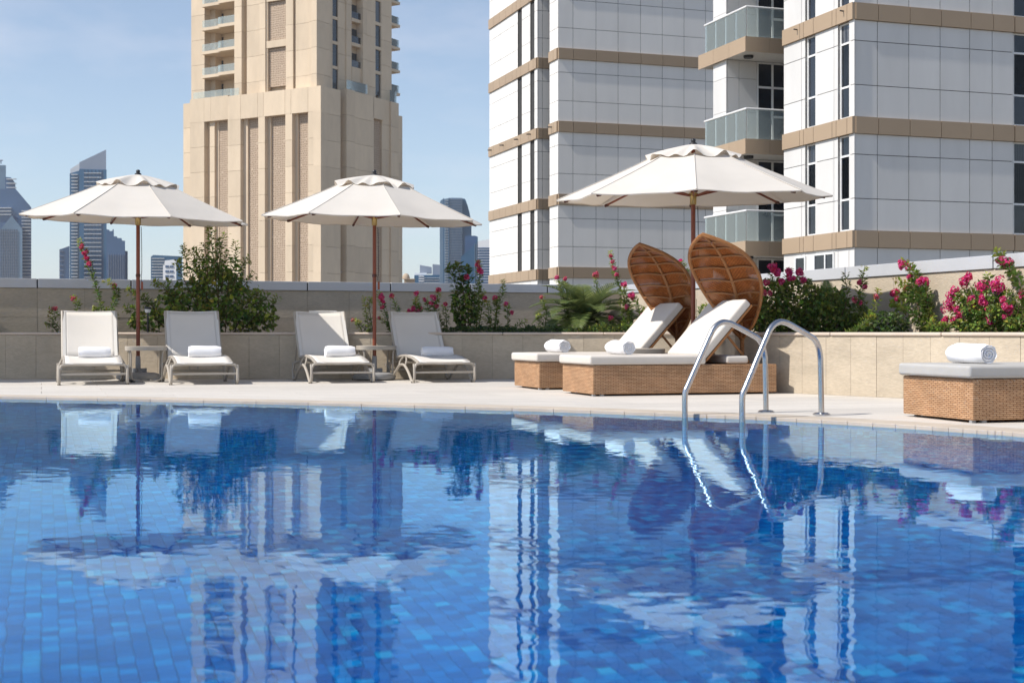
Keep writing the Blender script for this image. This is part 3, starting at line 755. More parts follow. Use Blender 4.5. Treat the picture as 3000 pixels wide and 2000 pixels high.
# ------------------------------------------------------------------ far skyline
def facade_mat(name, glass, spec=0.5):
    surf(name, glass, rough=0.18, spec=spec, var=0.25, scale=0.05, piecevar=0.0)
facade_mat('glass_blue', (0.02, 0.09, 0.18)); facade_mat('glass_slate', (0.035, 0.085, 0.18)); facade_mat('glass_pale', (0.11, 0.18, 0.26))
surf('concrete_pale', (0.52, 0.54, 0.56), rough=0.8, spec=0.2, var=0.05, scale=0.05)
surf('concrete_grey', (0.22, 0.26, 0.33), rough=0.8, spec=0.2, var=0.06, scale=0.05)
surf('sandstone', (0.42, 0.33, 0.24), rough=0.9, spec=0.1, var=0.1, scale=0.08)
surf('far_white', (0.78, 0.79, 0.80), rough=0.7, spec=0.2, var=0.03, scale=0.05)
def Zp(y, D): return CAMZ+(HY-y)/F*D
def Xp(x, D): return (x-CX)/F*D
def prism(name, mt, x0, x1, ytops, D, depth, parent, back=0.0, yb=None):
    """a block seen from the front: a roof line given as photo points (x, y) between x0 and x1"""
    zb = GROUND_Z if yb is None else Zp(yb, D)
    front = [(Xp(x, D), Zp(y, D)) for x, y in ytops]
    poly = [(Xp(x0, D), zb)]+front+[(Xp(x1, D), zb)]; m = len(poly)
    # the side walls run back along the line of sight to the block, as its street does
    sl = Xp((x0+x1)/2, D)/D
    vs = [(x+back*sl, D+back, z) for x, z in poly]+[(x+(back+depth)*sl, D+back+depth, z) for x, z in poly]
    fs = [tuple(range(m)), tuple(reversed(range(m, 2*m)))]+[(i, m+i, m+(i+1) % m, (i+1) % m) for i in range(m)]
    return MB().add(vs, fs).build(name, M[mt], parent)
def bands(nm, mt, parent, D, x0, x1, y0, y1, step, h, out=0.5, back=0.0):
    y = y0
    while y < y1:
        piece(nm, parent, M[mt], Vector((Xp(x0, D), D+back-out, Zp(y, D))), Vector((Xp(x1, D)-Xp(x0, D), 0, 0)), Vector((0, out+0.3, 0)), Vector((0, 0, h*D/F)))
        y += step
def bars(nm, mt, parent, D, xs, y0, y1, w, out=0.4, back=0.0):
    for x in xs:
        piece(nm, parent, M[mt], Vector((Xp(x, D), D+back-out, Zp(y1, D))), Vector((w*D/F, 0, 0)), Vector((0, out+0.2, 0)), Vector((0, 0, (y1-y0)*D/F)))
a5 = lambda x: x/3.733
b5 = lambda y: 420+y/3.733
# stepped gabled tower at the left edge
D = 760.0
t = thing('gabled_skyscraper', 'grey blue skyscraper with sloped gables cut by the left picture edge', 'skyscraper', (Xp(30, D), D, GROUND_Z))
prism('shaft', 'glass_slate', a5(-260), a5(342), [(a5(-260), b5(700)), (a5(-100), b5(500)), (a5(168), b5(495)), (a5(342), b5(700))], D, 40, t)
prism('penthouse', 'glass_pale', a5(-140), a5(66), [(a5(-140), b5(222)), (a5(66), b5(225))], D, 20, t, back=6, yb=b5(520))
prism('core_tower', 'glass_slate', a5(55), a5(168), [(a5(55), b5(362)), (a5(120), b5(368)), (a5(168), b5(430))], D, 20, t, back=2.5, yb=b5(520))
prism('gable_wing', 'glass_pale', a5(12), a5(244), [(a5(12), b5(945)), (a5(128), b5(800)), (a5(244), b5(945))], D, 6, t, back=-6)
MB().tube([px(a5(10), b5(225), D+10), px(a5(10), b5(180), D+10)], 0.35, 5).build('mast', M['concrete_grey'], t)
MB().tube([px(a5(-8), b5(192), D+10), px(a5(30), b5(186), D+10)], 0.3, 5).build('mast_arm', M['concrete_grey'], t)
bands('balcony_band', 'concrete_pale', t, D, a5(62), a5(162), b5(392), b5(620), 12.6, 2.4, 1.6, back=2.5)
bands('balcony_band', 'concrete_pale', t, D, a5(244), a5(340), b5(745), b5(1480), 9.6, 2.2, 1.4)
bands('floor_band', 'concrete_grey', t, D, a5(12), a5(244), b5(975), b5(1480), 8.7, 1.0, 0.5, back=-6)
bands('balcony_band', 'concrete_pale', t, D, a5(-60), a5(130), b5(712), b5(800), 9.6, 2.2, 1.4)
bars('mullion', 'concrete_grey', t, D, [a5(x) for x in range(30, 240, 24)], b5(945), b5(1480), 0.7, 0.6, back=-6)
# slant topped blue tower
D = 640.0
t = thing('slant_topped_skyscraper', 'blue glass skyscraper with steep slanted grey crown behind the left parasol', 'skyscraper', (Xp(255, D), D, GROUND_Z))
prism('shaft', 'glass_blue', a5(866), a5(1166), [(a5(866), b5(280)), (a5(1166), b5(290))], D, 30, t)
prism('crown', 'concrete_grey', a5(868), a5(1161), [(a5(868), b5(205)), (a5(1161), b5(66))], D, 12, t, back=1, yb=b5(285))
prism('side_crown', 'concrete_pale', a5(768), a5(868), [(a5(768), b5(268)), (a5(868), b5(205))], D, 12, t, back=5, yb=b5(330))
prism('side_bay', 'glass_blue', a5(762), a5(868), [(a5(762), b5(322)), (a5(868), b5(290))], D, 25, t, back=3)
bands('floor_band', 'concrete_pale', t, D, a5(922), a5(1112), b5(330), b5(1490), 12.7, 1.9, 0.6)
bands('balcony_slab', 'concrete_pale', t, D, a5(764), a5(835), b5(340), b5(1490), 9.7, 2.3, 1.2, back=3)
bars('mullion', 'glass_slate', t, D, [a5(x) for x in (922, 960, 1000, 1040, 1080, 1112)], b5(290), b5(1490), 0.8, 0.3)
# dark blocks beside it
D = 600.0
t = thing('office_tower', 'small slate office tower left of the slant topped skyscraper', 'skyscraper', (Xp(188, D), D, GROUND_Z))
prism('shaft', 'glass_slate', a5(650), a5(760), [(a5(650), b5(1160)), (a5(695), b5(1145)), (a5(760), b5(1122))], D, 25, t)
bands('floor_band', 'concrete_grey', t, D, a5(650), a5(697), b5(1180), b5(1490), 14, 1.2, 0.5)
t = thing('office_tower', 'slate office tower with stepped roof right of the slant topped skyscraper', 'skyscraper', (Xp(342, D), D, GROUND_Z))
prism('shaft', 'glass_slate', a5(1164), a5(1368), [(a5(1164), b5(940)), (a5(1196), b5(945)), (a5(1200), b5(960)), (a5(1228), b5(958)), (a5(1232), b5(940)), (a5(1244), b5(940)), (a5(1246), b5(1015)), (a5(1280), b5(1018)), (a5(1284), b5(1035)), (a5(1330), b5(1036)), (a5(1334), b5(1062)), (a5(1368), b5(1066))], D, 25, t)
prism('side_bay', 'glass_slate', a5(1368), a5(1397), [(a5(1368), b5(1170)), (a5(1397), b5(1175))], D, 20, t, back=3)
bars('mullion', 'concrete_grey', t, D, [a5(x) for x in range(1190, 1360, 26)], b5(1210), b5(1490), 0.7, 0.4)
# low blocks behind the big bush
e1 = lambda x: x/1.96
e2 = lambda y: 400+y/1.96
D = 520.0
t = thing('glass_office', 'low blue glass office with horizontal bands left of the big bush', 'building', (Xp(480, D), D, GROUND_Z))
prism('shaft', 'glass_blue', e1(866), e1(1046), [(e1(866), e2(690)), (e1(880), e2(680)), (e1(1046), e2(688))], D, 25, t)
bands('floor_band', 'concrete_pale', t, D, e1(872), e1(945), e2(702), e2(830), 8.5, 2.0, 0.5)
D = 470.0
t = thing('white_office', 'small white office with dark windows left of the big bush', 'building', (Xp(495, D), D, GROUND_Z))
prism('shaft', 'far_white', e1(936), e1(1012), [(e1(936), e2(738)), (e1(944), e2(738)), (e1(946), e2(712)), (e1(1000), e2(706)), (e1(1012), e2(712))], D, 18, t)
for i in range(3): 
    for j in range(2): piece('window', t, M['glass_slate'], Vector((Xp(e1(950+j*26), D), D-0.2, Zp(e2(752+i*28), D))), Vector((10.5*D/F, 0, 0)), Vector((0, 0.4, 0)), Vector((0, 0, 6*D/F)))
# right of the stone tower
h6 = lambda x: 1180+x/5.226
k6 = lambda y: 560+y/5.226
D = 620.0
t = thing('curved_skyscraper', 'pale blue curved glass skyscraper between the stone tower and white tower', 'skyscraper', (Xp(1335, D), D, GROUND_Z))
prism('shaft', 'glass_pale', h6(705), h6(910), [(h6(705), k6(102)), (h6(910), k6(104))], D, 30, t)
prism('left_bay', 'glass_pale', h6(566), h6(705), [(h6(566), k6(185)), (h6(572), k6(150)), (h6(595), k6(125)), (h6(620), k6(115)), (h6(705), k6(102))], D, 28, t, back=2)
prism('right_bay', 'glass_blue', h6(910), h6(1052), [(h6(910), k6(104)), (h6(945), k6(106)), (h6(962), k6(125)), (h6(990), k6(200)), (h6(1020), k6(310)), (h6(1040), k6(420)), (h6(1052), k6(540))], D, 28, t, back=3)
bars('glass_strip', 'glass_blue', t, D, [h6(618), h6(700)], k6(112), k6(1450), 2.2, 0.6, back=0)
bands('floor_band', 'concrete_grey', t, D, h6(708), h6(906), k6(130), k6(1440), 7.7, 0.9, 0.4)
bands('floor_band', 'concrete_pale', t, D, h6(640), h6(698), k6(140), k6(1440), 7.7, 1.1, 0.3, back=2)
D = 560.0
t = thing('glass_tower', 'dark blue glass tower with slanted cut roof before the curved skyscraper', 'skyscraper', (Xp(1375, D), D, GROUND_Z))
prism('front_volume', 'glass_blue', h6(893), h6(1150), [(h6(893), k6(1000)), (h6(960), k6(945)), (h6(1040), k6(880)), (h6(1110), k6(790)), (h6(1148), k6(700)), (h6(1150), k6(700))], D, 25, t)
prism('rear_volume', 'glass_slate', h6(948), h6(1150), [(h6(948), k6(680)), (h6(1000), k6(672)), (h6(1110), k6(675)), (h6(1140), k6(685)), (h6(1150), k6(705))], D, 20, t, back=3)
bars('glass_strip', 'glass_pale', t, D, [h6(1098), h6(1126)], k6(800), k6(1450), 1.6, 0.4)
D = 430.0
t = thing('striped_office', 'white office block with dark window stripes beside the white tower', 'building', (Xp(1430, D), D, GROUND_Z))
prism('shaft', 'far_white', h6(1150), h6(1420), [(h6(1150), k6(765)), (h6(1420), k6(720))], D, 25, t)
bands('window_band', 'glass_slate', t, D, h6(1150), h6(1420), k6(885), k6(1440), 7.75, 4.0, 0.15)
D = 500.0
t = thing('low_office', 'low blue office with tilted roof screens left of the curved skyscraper', 'building', (Xp(1250, D), D, GROUND_Z))
prism('shaft', 'glass_blue', h6(176), h6(565), [(h6(176), k6(1285)), (h6(565), k6(1280))], D, 22, t)
prism('roof_storey', 'far_white', h6(176), h6(372), [(h6(176), k6(1250)), (h6(365), k6(1245)), (h6(372), k6(1262))], D, 15, t, back=3, yb=k6(1290))
prism('roof_screen', 'concrete_grey', h6(260), h6(446), [(h6(260), k6(1118)), (h6(446), k6(1150))], D, 3, t, back=6, yb=k6(1250))
prism('roof_screen', 'concrete_grey', h6(456), h6(570), [(h6(456), k6(1106)), (h6(570), k6(1118))], D, 3, t, back=5, yb=k6(1285))
bands('floor_band', 'far_white', t, D, h6(244), h6(326), k6(1310), k6(1440), 7.0, 2.6, 0.4)
bands('floor_band', 'concrete_pale', t, D, h6(330), h6(560), k6(1330), k6(1440), 7.0, 1.2, 0.4)
D = 380.0
t = thing('domed_building', 'brown stone building with a rounded roof beside the stone tower', 'building', (Xp(1195, D), D, GROUND_Z))
prism('wall', 'sandstone', h6(20), h6(185), [(h6(20), k6(1340)), (h6(185), k6(1340))], D, 16, t)
b = MB(); c0 = px(h6(50), k6(1345), D+8); rr = 62/5.226*D/F
b.lathe([(rr*cos(a)*1.0, rr*1.45*sin(a)) for a in [i*pi/2/7 for i in range(7)]]+[(0.05, rr*1.45)], c0, 18); b.build('dome', M['sandstone'], t, smooth=True)
bands('cornice', 'sandstone', t, D, h6(18), h6(187), k6(1350), k6(1360), 30, 1.2, 0.8)
# ---- the dusty air of the city
hz, nt, out = new_mat('haze_air')
pv = nt.nodes.new('ShaderNodeVolumePrincipled'); pv.inputs['Density'].default_value = 0.00015; pv.inputs['Color'].default_value = (0.90, 0.93, 1.0, 1); pv.inputs['Anisotropy'].default_value = 0.25
nt.links.new(pv.outputs[0], out.inputs['Volume'])
hb = MB().obox((-3500, -1500, GROUND_Z-1), (7000, 0, 0), (0, 6000, 0), (0, 0, 200))
kind(hb.build('haze', hz), 'stuff')

# ------------------------------------------------------------------ furniture materials
surf('canopy_cloth', (0.66, 0.625, 0.57), rough=0.9, spec=0.1, var=0.05, scale=2.5, bump=0.004, bscale=6, world=False)
def cloth_translucent(name, col, tr, weight):
    m = M[name]; nt = m.node_tree; L = nt.links.new
    b = next(x for x in nt.nodes if x.type == 'BSDF_PRINCIPLED'); out = next(x for x in nt.nodes if x.type == 'OUTPUT_MATERIAL')
    t = N(nt, 'ShaderNodeBsdfTranslucent', i_Color=(*tr, 1)); mx = N(nt, 'ShaderNodeMixShader', i_0=weight)
    L(b.outputs[0], mx.inputs[1]); L(t.outputs[0], mx.inputs[2]); L(mx.outputs[0], out.inputs[0])
cloth_translucent('canopy_cloth', None, (0.66, 0.52, 0.38), 0.15)
surf('red_wood', (0.20, 0.045, 0.016), rough=0.38, spec=0.5, var=0.3, scale=6, stretch=(6, 6, 0.6), world=False)
surf('dark_wood', (0.085, 0.026, 0.014), rough=0.45, spec=0.4, var=0.3, scale=6, world=False)
surf('brass', (0.42, 0.30, 0.12), rough=0.35, metal=0.8, var=0.1, world=False)
surf('grey_base', (0.30, 0.30, 0.30), rough=0.6, spec=0.35, var=0.12, scale=8, world=False)
surf('taupe_frame', (0.39, 0.352, 0.30), rough=0.42, spec=0.4, var=0.04, world=False)
surf('sling_mesh', (0.69, 0.655, 0.60), rough=0.75, spec=0.2, var=0.03, scale=3, world=False)
surf('sling_hem', (0.66, 0.64, 0.60), rough=0.7, spec=0.2, var=0.03, world=False)
surf('rubber', (0.02, 0.02, 0.02), rough=0.8, spec=0.2)
surf('towel', (0.80, 0.80, 0.815), rough=0.95, spec=0.05, var=0.03, scale=9, bump=0.004, bscale=120, world=False)
surf('cushion', (0.60, 0.56, 0.51), rough=0.92, spec=0.08, var=0.04, scale=5, bump=0.0012, bscale=160, world=False)
surf('cushion_grey', (0.43, 0.42, 0.40), rough=0.92, spec=0.08, var=0.05, scale=5, bump=0.0012, bscale=160, world=False)
surf('steel', (0.50, 0.50, 0.51), rough=0.27, metal=1.0, spec=0.5, var=0.05, scale=6, world=False)
surf('cane', (0.30, 0.13, 0.044), rough=0.5, spec=0.35, var=0.2, scale=30, world=False)
surf('lamp_grey', (0.42, 0.43, 0.44), rough=0.35, spec=0.5, var=0.03, world=False)
surf('cord', (0.03, 0.03, 0.03), rough=0.7, spec=0.2)
def cane_wrap():
    # wrapped cane: rings of binding along the rod
    m = M['cane']; nt = m.node_tree; L = nt.links.new; b = next(x for x in nt.nodes if x.type == 'BSDF_PRINCIPLED')
    tc = N(nt, 'ShaderNodeTexCoord'); w = N(nt, 'ShaderNodeTexWave', i_Scale=26.0, i_Distortion=1.5, bands_direction='DIAGONAL'); L(tc.outputs['Object'], w.inputs['Vector'])
    bp = N(nt, 'ShaderNodeBump', i_Strength=0.8, i_Distance=0.005); L(w.outputs[1], bp.inputs['Height']); L(bp.outputs[0], b.inputs['Normal'])
cane_wrap()
def weave(name, c1, c2, dark, bw, rh, holes=0.0, rough=0.5, spec=0.3, mort=0.2):
    """woven rattan drawn in metres on the uv map: staggered strands with gaps, some gaps open"""
    m, nt, out = new_mat(name); L = nt.links.new
    b = N(nt, 'ShaderNodeBsdfPrincipled', i_Roughness=rough); b.inputs['Specular IOR Level'].default_value = spec
    uv = N(nt, 'ShaderNodeUVMap'); uv.uv_map = 'uv'
    br = N(nt, 'ShaderNodeTexBrick', i_Scale=1.0, offset=0.5, squash=1.0)
    br.inputs['Color1'].default_value = (*c1, 1); br.inputs['Color2'].default_value = (*c2, 1); br.inputs['Mortar'].default_value = (*dark, 1)
    br.inputs['Mortar Size'].default_value = rh*mort; br.inputs['Mortar Smooth'].default_value = 0.5; br.inputs['Bias'].default_value = 0.0
    br.inputs['Brick Width'].default_value = bw; br.inputs['Row Height'].default_value = rh
    L(uv.outputs[0], br.inputs['Vector'])
    n = N(nt, 'ShaderNodeTexNoise', i_Scale=5.0, i_Detail=5.0); L(uv.outputs[0], n.inputs['Vector'])
    mr = N(nt, 'ShaderNodeMapRange', i_1=0.3, i_2=0.7, i_3=0.78, i_4=1.18); L(n.outputs[0], mr.inputs[0])
    mm = N(nt, 'ShaderNodeMix', data_type='RGBA', blend_type='MULTIPLY', i_0=1.0); L(br.outputs[0], mm.inputs[6]); L(mr.outputs[0], mm.inputs[7])
    L(mm.outputs[2], b.inputs['Base Color'])
    iv = N(nt, 'ShaderNodeMath', operation='SUBTRACT', i_0=1.0); L(br.outputs['Fac'], iv.inputs[1])
    bp = N(nt, 'ShaderNodeBump', i_Strength=0.9, i_Distance=rh*0.5); L(iv.outputs[0], bp.inputs['Height']); L(bp.outputs[0], b.inputs['Normal'])
    if holes:
        tr = N(nt, 'ShaderNodeBsdfTransparent'); mx = N(nt, 'ShaderNodeMixShader')
        n2 = N(nt, 'ShaderNodeTexNoise', i_Scale=4.0, i_Detail=1.0); L(uv.outputs[0], n2.inputs['Vector'])
        m2 = N(nt, 'ShaderNodeMapRange', i_1=0.5, i_2=0.62, i_3=0.0, i_4=holes); L(n2.outputs[0], m2.inputs[0])
        mu = N(nt, 'ShaderNodeMath', operation='MULTIPLY'); L(br.outputs['Fac'], mu.inputs[0]); L(m2.outputs[0], mu.inputs[1])
        L(mu.outputs[0], mx.inputs[0]); L(b.outputs[0], mx.inputs[1]); L(tr.outputs[0], mx.inputs[2]); L(mx.outputs[0], out.inputs[0])
    else: L(b.outputs[0], out.inputs[0])
    return m
weave('rattan_box', (0.62, 0.385, 0.22), (0.50, 0.285, 0.15), (0.17, 0.07, 0.028), 0.052, 0.013, mort=0.2)
weave('rattan_leaf', (0.40, 0.135, 0.038), (0.29, 0.09, 0.024), (0.09, 0.028, 0.009), 0.028, 0.015, holes=0.3, rough=0.8, spec=0.08, mort=0.15)

def local_thing(name): 
    o = bpy.data.objects.new(name, None); COL.objects.link(o); o.empty_display_size = 0.1; return o
def place(o, loc, rz=0.0): o.location = loc; o.rotation_euler = (0, 0, rz); return o

# ------------------------------------------------------------------ sling loungers
def rail_z(s):
    P = [(-0.02, 0.235), (0.12, 0.262), (0.3, 0.292), (0.6, 0.313), (0.85, 0.305), (1.07, 0.288)]
    for (a, za), (b, zb) in zip(P[:-1], P[1:]):
        if s <= b: return za+(zb-za)*(s-a)/(b-a)
    return P[-1][1]
HW = 0.375
def make_lounger():
    r = local_thing('sun_lounger')
    S_ = [-0.02, 0.06, 0.16, 0.3, 0.45, 0.6, 0.8, 0.95, 1.07]
    for sg in (-1, 1):
        b = MB().tube([(sg*(HW-0.06), s, rail_z(s)) for s in S_], 0.02, 8); b.build('seat_rail', M['taupe_frame'], r, smooth=True)
        # wave shaped side leg: front foot, arch, rear foot
        P = [(0, 0.225), (-0.02, 0.17), (-0.025, 0.09), (-0.005, 0.03), (0.05, 0.012), (0.12, 0.035), (0.26, 0.12), (0.42, 0.19), (0.56, 0.208), (0.72, 0.19), (0.9, 0.11), (1.05, 0.035), (1.13, 0.012), (1.21, 0.03), (1.245, 0.09), (1.25, 0.16), (1.23, 0.222)]
        x = sg*HW
        pts = catmull([Vector((x, s, z)) for s, z in P], 4)
        lg = MB().tube(pts, 0.0165, 8).build('leg', M['taupe_frame'], r, smooth=True)
        for s in (0.05, 1.13): MB().box((x, s, 0.006), (0.035, 0.05, 0.012)).build('rubber_foot', M['rubber'], lg)
        for a, c in ((0.42, 0.56), (0.72, 0.70)):
            MB().tube(catmull([Vector((x, a, 0.195)), Vector((x-sg*0.02, a+0.02, 0.25)), Vector((x-sg*0.05, c, 0.30))], 4), 0.011, 6).build('strut', M['taupe_frame'], r, smooth=True)
        # back rail
        tl = Vector((sg*(HW-0.055), 1.46, 0.865)); bl = Vector((sg*(HW-0.055), 1.05, 0.285))
        MB().tube([bl+(tl-bl)*t+Vector((0, 0.02*sin(pi*t), -0.012*sin(pi*t))) for t in (0, .2, .4, .6, .8, 1)], 0.018, 8).build('back_rail', M['taupe_frame'], r, smooth=True)
        MB().tube([bl+(tl-bl)*0.42+Vector((0, 0.02, -0.02)), Vector((sg*(HW-0.06), 1.43, 0.24))], 0.010, 6).build('back_strut', M['taupe_frame'], r, smooth=True)
    def bow(y, z, rr, up=0.0):
        return catmull([Vector((-HW, y, z-0.10)), Vector((-HW+0.012, y, z-0.035)), Vector((-HW+0.07, y, z)), Vector((0, y, z+up)), Vector((HW-0.07, y, z)), Vector((HW-0.012, y, z-0.035)), Vector((HW, y, z-0.10))], 5)
    MB().tube(bow(-0.015, 0.232, 0), 0.0165, 8).build('cross_bar', M['taupe_frame'], r, smooth=True)
    MB().tube(bow(1.24, 0.232, 0), 0.0165, 8).build('cross_bar', M['taupe_frame'], r, smooth=True)
    for y, z in ((-0.02, 0.125), (1.245, 0.13)):
        MB().box((0, y, z), (2*HW-0.03, 0.016, 0.024)).build('stretcher', M['taupe_frame'], r, bevel=0.004)
    MB().box((0, 0.62, 0.232), (2*HW-0.1, 0.03, 0.02)).build('stretcher', M['taupe_frame'], r, bevel=0.004)
    for sx in (-0.05, 0.05): MB().box((sx, 1.2, 0.20), (0.02, 0.02, 0.14)).build('ratchet_bar', M['taupe_frame'], r)
    # slings, slightly bowed between their rails, each with pale hems
    def sling(nm, rows, sag):
        nx = 10; b = MB(); vs = []; w = HW-0.058
        for (y, z, k) in rows:
            for i in range(nx+1):
                u = -1+2*i/nx; vs.append((u*w, y+k[0]*sag*(1-u*u), z+k[1]*sag*(1-u*u)))
        m = len(rows); th = 0.004
        fs = [(j*(nx+1)+i, j*(nx+1)+i+1, (j+1)*(nx+1)+i+1, (j+1)*(nx+1)+i) for j in range(m-1) for i in range(nx)]
        b.add(vs, fs); o = b.build(nm, M['sling_mesh'], r, smooth=True)
        so = o.modifiers.new('thick', 'SOLIDIFY'); so.thickness = 0.004; so.offset = 0
        return o
    seat = sling('seat_sling', [(s, rail_z(s)+0.016, (0, -1)) for s in S_], 0.018)
    MB().tube([(u*(HW-0.06), -0.022, rail_z(-0.02)+0.012-0.018*(1-u*u)) for u in (-1, -.6, -.2, .2, .6, 1)], 0.009, 6).build('hem', M['sling_hem'], seat, smooth=True)
    bp = [(1.05+0.41*t, 0.30+0.565*t, (0.75, -0.5)) for t in (0, .15, .3, .45, .6, .75, .9, 1.0)]
    back = sling('back_sling', [(y+0.012*sin(pi*t), z, k) for (y, z, k), t in zip(bp, (0, .15, .3, .45, .6, .75, .9, 1.0))], 0.022)
    for sg in (-1, 1):
        w = HW-0.075
        b = MB(); vs = []
        for t in (0, .25, .5, .75, 1):
            y = 1.05+0.41*t+0.012*sin(pi*t); z = 0.30+0.565*t
            for u in (w-0.018, w+0.02): vs.append((sg*u, y-0.006+0.022*0.75*(1-(u/(w+.017))**2), z+0.004-0.5*0.022*(1-(u/(w+.017))**2)))
        b.add(vs, [(2*i, 2*i+1, 2*i+3, 2*i+2) for i in range(4)]); b.build('hem', M['sling_hem'], back)
    MB().tube([(u*(HW-0.06), 1.462+0.75*0.022*(1-u*u), 0.866-0.5*0.022*(1-u*u)) for u in (-1, -.6, -.2, .2, .6, 1)], 0.008, 6).build('hem', M['sling_hem'], back, smooth=True)
    return r
LOUNGERS = []
l0 = make_lounger()
for i, (fx, fy, lab) in enumerate([
        ((175.7+372)/2, 1127.5, 'sunlit white sling lounger with rolled towel, leftmost of the four loungers'),
        ((505+693)/2, 1126.5, 'shaded white sling lounger in front of the big green bush'),
        ((916+1091)/2, 1122, 'shaded white sling lounger left of the middle parasol pole'),
        ((1218+1385)/2, 1120.5, 'white sling lounger right of the middle parasol pole, by flowering stems')]):
    o = l0 if i == 0 else copy_tree(l0)
    p = gnd(fx, fy); place(o, (p.x, p.y, 0), YAW); tag(o, lab, 'sun lounger', 'sling loungers along the planter wall'); LOUNGERS.append(o)
sl = MB().box((0.05, 1.475, 0.845), (0.36, 0.012, 0.075)); pad = sl.build('head_strap', M['sling_hem'], LOUNGERS[2], bevel=0.004)

# ------------------------------------------------------------------ rolled towels
def towel(length, rad, spiral=True):
    b = MB(); n = 28; k = 9
    for j in range(k+1):
        t = j/k; y = (t-0.5)*length; e = 1.0-0.10*max(0, abs(2*t-1)-0.75)/0.25
        pass
    vs = []
    for j in range(k+1):
        t = j/k; e = 1.0-0.13*max(0, abs(2*t-1)-0.8)/0.2
        for i in range(n):
            a = 2*pi*i/n; q = rad*e*(1+0.03*sin(3*a+5*t)+0.02*sin(7*a+2+9*t)); zz = q*sin(a)
            vs.append((q*cos(a)*1.08, (t-0.5)*length+0.004*sin(5*a), max(zz, -rad*0.86)+rad*0.86))
    fs = [(j*n+i, j*n+(i+1) % n, (j+1)*n+(i+1) % n, (j+1)*n+i) for j in range(k) for i in range(n)]
    b.add(vs, fs)
    # recessed end faces
    for j, sg in ((0, -1), (k, 1)):
        c = len(b.v); ring = [Vector(vs[j*n+i]) for i in range(n)]; cen = Vector((0, sg*(length/2-0.012), rad*0.86))
        inner = [cen+(p-Vector((0, p.y, rad*0.86)))*0.86 for p in ring]
        b.add(ring+inner+[cen], [(i, (i+1) % n, n+(i+1) % n, n+i) for i in range(n)]+[(n+i, n+(i+1) % n, 2*n) for i in range(n)])
    o = b.build('towel_roll', M['towel'], None, smooth=True)
    # the folded layers seen at the ends
    for sg in (-1, 1):
        pts = []
        for i in range(60):
            a = i/60*2*pi*2.6+0.6; q = rad*(0.84-0.74*i/60); pts.append((q*cos(a)*1.05, sg*(length/2-0.006), q*sin(a)*0.86+rad*0.86))
        MB().tube(pts, rad*0.085, 6).build('rolled_layer', M['towel'], o, smooth=True)
    return o
tw = towel(0.365, 0.072)
tn = ['white towel rolled on the leftmost sling lounger', 'white towel rolled on the lounger before the big bush', 'white towel rolled on the lounger left of the middle parasol pole', 'white towel rolled on the lounger right of the middle parasol pole']
for i, (lo, dx) in enumerate(zip(LOUNGERS, (0.03, 0.06, 0.07, 0.06))):
    o = tw if i == 0 else copy_tree(tw)
    base = lo.location+E1*dx+E2*(0.50+0.03*(i % 2))+EZ*0.300
    place(o, base, YAW+pi/2+random.uniform(-0.06, 0.06)); tag(o, tn[i], 'towel', 'rolled white towels'); o.scale = [(1, 1, 1), (0.97, 1.03, 1.06), (1.08, 0.98, 1.04), (1.0, 1.05, 0.95)][i]
TW = tw

# ------------------------------------------------------------------ small tables
def table_mesh():
    r = local_thing('side_table')
    w, d, h = 0.245, 0.20, 0.435
    prof = []
    for i in range(28):
        a = 2*pi*i/28; ca, sa = cos(a), sin(a)
        prof.append((w*abs(ca)**0.55*(1 if ca > 0 else -1), d*abs(sa)**0.55*(1 if sa > 0 else -1)))
    n = len(prof); b = MB()
    vs = [(x, y, h-0.052) for x, y in prof]+[(x*1.01, y*1.01, h-0.004) for x, y in prof]+[(x*0.985, y*0.985, h) for x, y in prof]
    fs = [(k*n+i, k*n+(i+1) % n, (k+1)*n+(i+1) % n, (k+1)*n+i) for k in range(2) for i in range(n)]+[tuple(range(2*n, 3*n)), tuple(reversed(range(n)))]
    b.add(vs, fs); b.build('table_top', M['taupe_frame'], r, smooth=True)
    for sx, sy in ((-1, -1), (1, -1), (1, 1), (-1, 1)):
        x, y = sx*0.2, sy*0.14
        lg = MB().tube(catmull([Vector((x, y, h-0.05)), Vector((x*0.93, y, 0.34)), Vector((x*0.9, y, 0.15)), Vector((x*0.86, y, 0.05)), Vector((x*0.6, y*0.9, 0.02)), Vector((x*0.3, y*0.8, 0.016))], 4), 0.012, 7).build('leg', M['taupe_frame'], r, smooth=True)
        MB().box((x*0.82, y*0.97, 0.007), (0.05, 0.035, 0.014)).build('rubber_foot', M['rubber'], lg)
    MB().tube([(-0.06, -0.112, 0.016), (0.06, -0.112, 0.016)], 0.011, 6).build('foot_bar', M['taupe_frame'], r)
    return r
t0 = table_mesh()
p = gnd(421, 1119.5); place(t0, (p.x, p.y+0.1, 0), YAW); tag(t0, 'small taupe side table between the two left loungers', 'side table', 'taupe side tables')
t1 = copy_tree(t0); p = gnd(1100, 1113.5); place(t1, (p.x, p.y+0.1, 0), YAW); tag(t1, 'small taupe side table at the middle parasol pole', 'side table', 'taupe side tables')

